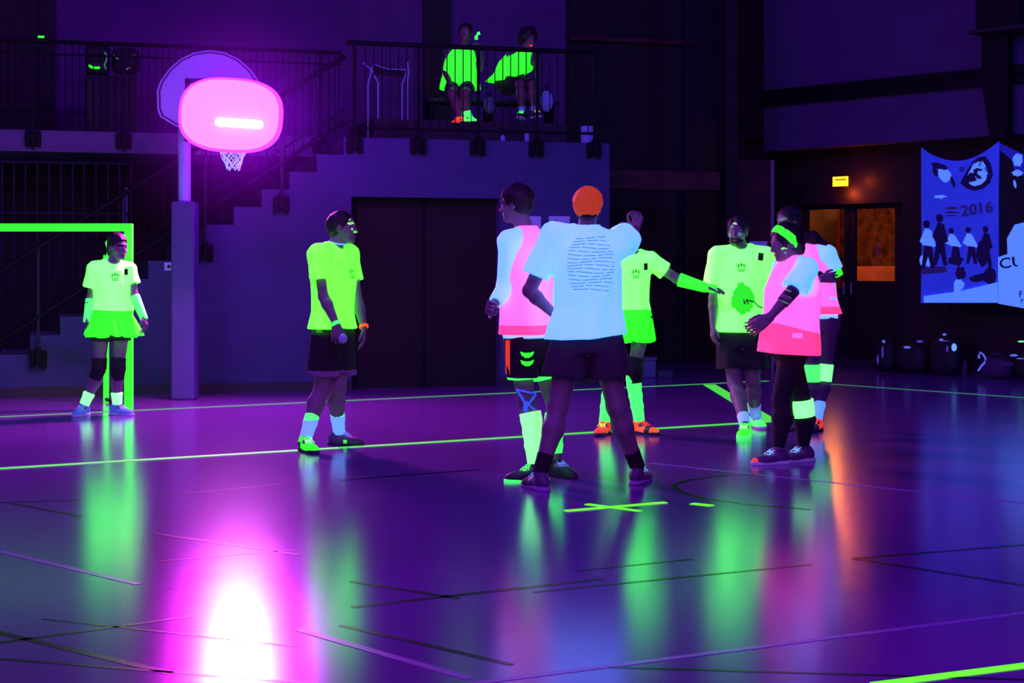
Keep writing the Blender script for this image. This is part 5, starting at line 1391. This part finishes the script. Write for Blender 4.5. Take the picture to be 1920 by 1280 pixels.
p.shorts('cloth_black', 690, r=.104, flare=1.22)
p.sock(0, .78, .99, .050, .047, 'sock_white'); p.sock(1, .62, .99, .050, .047, 'uv_white')
p.shoe(0, 'neon_green', 'sock_green', 'sock_mint'); p.shoe(1, 'sock_green', 'sole_white', 'uv_white')

# ------------------------------------------------------------------ headband woman in pink bib
p = Person('player in pink bib with wide green headband and black leggings, hands forward', feet=((1506, 865), (1458, 870)), neck=(1490, 484), pelvis=(1480, 640), head=(1474, 455), yaw=-72, head_yaw=-78,
           el=((1480, 552, .18), (1484, 548, -.24)), wr=((1432, 600, .06), (1444, 594, -.28)), kn=((1504, 758, .03), (1466, 750, -.03)), toes=(-66, -72), shw=.165, girth=1.10, fem=True, pitch=12, size=1.0, roll=0, hs=1.06,
           hand=[dict(dir=(-.8, -.1, -.6), palm=(0, -1, 0), thumb=(-.4, 0, 1), curl=.5), dict(dir=(-.8, .1, -.6), palm=(0, 1, 0), thumb=(-.4, 0, 1), curl=.5)])
p.body(paint=[(lambda C: (np.abs((C-p.head)@p.hfw/p.hs-.045) < .020) & (np.abs((C-p.head)@p.hu/p.hs+.028) < .007) & (np.abs((C-p.head)@p.hr) > .035), 'face_paint'),
              (lambda C: (np.abs((C-p.head)@p.hfw/p.hs-.040) < .007) & (np.abs((C-p.head)@p.hu/p.hs+.060) < .010) & (np.abs((C-p.head)@p.hr) > .03), 'face_smear'), p.fp(0, -.03, .008, .012, 'neon_red', .10)], h=.006)
p.hair(style='long', seed=14, th=.012)
S = Solid(.006); b0 = p.hp(0, -.095, .02)
S.cone(b0, b0+np.array([.10, .02, -.005]), .036, .046, k=.02).cone(b0+np.array([.10, .02, -.005]), b0+np.array([.19, .03, -.045]), .044, .016, k=.02); S.wrinkle(.003, 60, 4)
solid_obj(S, 'ponytail', 'hair_dark', p.root)
# headband: a slanted ring round the head
S = Solid(.005); q = p.hs; R = [p.hr, p.hfw, p.hu]
S.ell(p.hp(0, -.012, .032), (.094*q, .113*q, .105*q), R, .01)
tn = nrm(p.hu*1.0+p.hfw*-1.25); cb = p.hp(0, .0, .034)
S.cut_below(cb+tn*.031*q, tn); S.cut_below(cb-tn*.024*q, -tn)
solid_obj(S, 'headband', 'neon_green', p.root)
p.tee('undershirt', 'shirt_white', 600, ease=.014, slr=.085, seed=15, sleeves=(0, 1), longs=(.40, .86), sr=(.080, .094))
zb_ = CH+(HY-612)*p.d0/F
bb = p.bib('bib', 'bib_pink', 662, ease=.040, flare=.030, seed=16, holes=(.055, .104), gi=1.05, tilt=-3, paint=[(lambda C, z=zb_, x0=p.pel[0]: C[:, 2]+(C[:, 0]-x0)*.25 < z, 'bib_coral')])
put_print(bb, bb, np.array(P(1484, 626, p.d0)), (0, 1, 0), (0, 0, 1), [[(-.034, -.016), (.034, -.018), (.034, .016), (-.034, .018)]], 'bib_pink', 'size_patch')
p.leggings('cloth_black', low=.05)
k_, a_ = p.kn[0], p.an[0]; hk = nrm(p.hip[0]-k_)
p.band(k_+hk*.035, k_+nrm(a_-k_)*.085, .088, .086, 'sock_mint', 'knee_band')
d_ = nrm(p.wr[1]-p.el[1])
S = Solid(.005); S.cap(p.el[1]-d_*.03, p.el[1]+d_*.10, .047, .043, k=.01); solid_obj(S, 'arm_strap', 'cloth_navy', p.root, [(lambda C, c=p.el[1]: (np.sin(C[:, 2]*140+C[:, 0]*60) > .75) & (C[:, 0] < c[0]-.01), 'face_smear')])
for i in (0, 1): p.shoe(i, 'shoe_purple', 'sole_white', 'uv_white_bright', accent=('neon_red', .165, .4, 0, .05))

# ------------------------------------------------------------------ pink bib player behind her
p = Person('player in pink bib and blue-white shirt behind the headband player, arms crossed', feet=((1512, 806), (1531, 808)), neck=(1512, 452), pelvis=(1532, 598), head=(1478, 415), yaw=-30, head_yaw=-60,
           el=((1488, 520, -.05), (1567, 516, -.06)), wr=((1540, 522, -.20), (1521, 515, -.18)), kn=((1522, 700, -.02), (1543, 698, .04)), toes=(-60, -30), shw=.175, girth=1.05, pitch=8, size=1.0,
           hand=[dict(dir=(1, 0, .1), curl=.6, palm=(0, 1, 0), thumb=(0, 0, 1)), dict(dir=(-1, 0, .1), curl=.6, palm=(0, 1, 0), thumb=(0, 0, 1))], shoff=((0, 0, 0), (.0, 0, -.03)))
p.body(paint=[p.fp(.03, .03, .03, .012, 'face_smear', 0)]); p.hair(style='short', seed=17)
p.tee('undershirt', 'shirt_white', 597, ease=.022, seed=18, longs=(.7, .74), sr=(.075, .082), flare=.004)
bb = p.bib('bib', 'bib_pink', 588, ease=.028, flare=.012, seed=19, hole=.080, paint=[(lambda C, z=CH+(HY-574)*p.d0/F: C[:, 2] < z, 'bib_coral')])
put_print(bb, bb, np.array(P(1556, 558, p.d0)), (0, 1, 0), (0, 0, 1), [[(-.028, -.012), (.028, -.018), (.028, .006), (-.028, .012)]], 'shirt_white', 'size_patch')
p.leggings('cloth_purple', low=.30)
e, s_ = p.el[1], p.sh[1]; d_ = nrm(e-s_); p.band(e-d_*.055, e+d_*.010, .062, .060, 'neon_green', 'elbow_band')
for i in (0, 1):
    e, w_ = p.el[i], p.wr[i]; p.band(e+(w_-e)*.0, e+(w_-e)*.95, .046, .036, 'cloth_black', 'forearm_sleeve')
    k_ = p.kn[i]; hk = nrm(p.hip[i]-k_); p.band(k_+hk*.075, k_+nrm(p.an[i]-k_)*.07, .082, .080, ('sock_green', 'sock_mint')[i], 'knee_band')
    p.sock(i, .62, .99, .053, .047, 'sock_white'); p.shoe(i, 'neon_red', 'shoe_dark', 'neon_orange', accent=('shoe_purple', .06, .3, 0, .2))

# ------------------------------------------------------------------ two spectators on the gallery bench
dS = BW.w(BW.u(865, -1.55), 0, -1.55).y
p = Person('seated spectator on the gallery in a glowing green bib, facing forward, left one', feet=((862, 236, -.45), (878, 233, -.40)), neck=(868, 86), pelvis=(862, 164), head=(873, 62), yaw=6, head_yaw=-10,
           el=((834, 130, 0), (899, 128, -.05)), wr=((845, 160, -.25), (898, 98, -.18)), kn=((848, 176, -.42), (872, 176, -.45)), toes=(-20, 30), shw=.17, girth=1.0, d0=dS, skin='skin_dim', hs=.98,
           hand=[dict(curl=.6), dict(dir=(0, 0, 1), curl=.9)])
p.body(h=.009); p.hair(style='short', seed=20)
p.tee('t_shirt', 'cloth_grey', 170, ease=.012, seed=21, slr=.07)
p.bib('bib', 'bib_green', 168, ease=.034, flare=.035, seed=22, gi=1.12, hole=.035, tilt=0, ctop=93)
p.shorts('cloth_navy', 176, r=.08)
p.shoe(0, 'neon_red', 'shoe_dark', 'neon_orange', h=.008); p.shoe(1, 'sock_green', 'shoe_dark', 'sock_green', h=.008); p.sock(1, .75, 1.0, .05, .045, 'sock_green')
gp = p.wr[1]
o = MB().path([P(x, y, p.d0-.25) for x, y in ((900, 62), (896, 63), (893, 68), (893, 74))], .020).build('glow_stick', M['glove_green']); tag(o, 'curved green glow stick held up by the left spectator', 'glow stick')
dS = BW.w(BW.u(975, -1.55), 0, -1.55).y
p = Person('seated spectator with bushy hair and green bib leaning forward, right one', feet=((978, 224, -.35), (1003, 222, -.40)), neck=(980, 90), pelvis=(952, 160), head=(990, 72), yaw=35, head_yaw=40,
           el=((955, 126, .10), (1007, 125, -.20)), wr=((972, 150, .02), (1008, 152, -.30)), kn=((975, 158, -.42), (1000, 160, -.45)), toes=(-10, 20), shw=.165, girth=1.0, d0=dS, skin='skin_dim', pitch=18, hs=1.0)
p.body(h=.009, paint=[p.fp(.02, -.07, .05, .016, 'neon_red', .0)]); p.hair(style='long', seed=23, th=.026, rough=.008, vol=1.05)
p.tee('t_shirt', 'cloth_grey', 164, ease=.010, seed=24, slr=.07)
p.bib('bib', 'bib_green', 152, ease=.034, flare=.06, seed=25, gi=1.25, hole=.03, tilt=24, ctop=94)
p.shorts('cloth_black', 176, r=.08)
for i in (0, 1): p.shoe(i, 'shoe_dark', 'sole_white', ('sock_green', 'neon_yellow')[i], h=.008); p.sock(i, .80, 1.0, .05, .045, 'pale_violet')
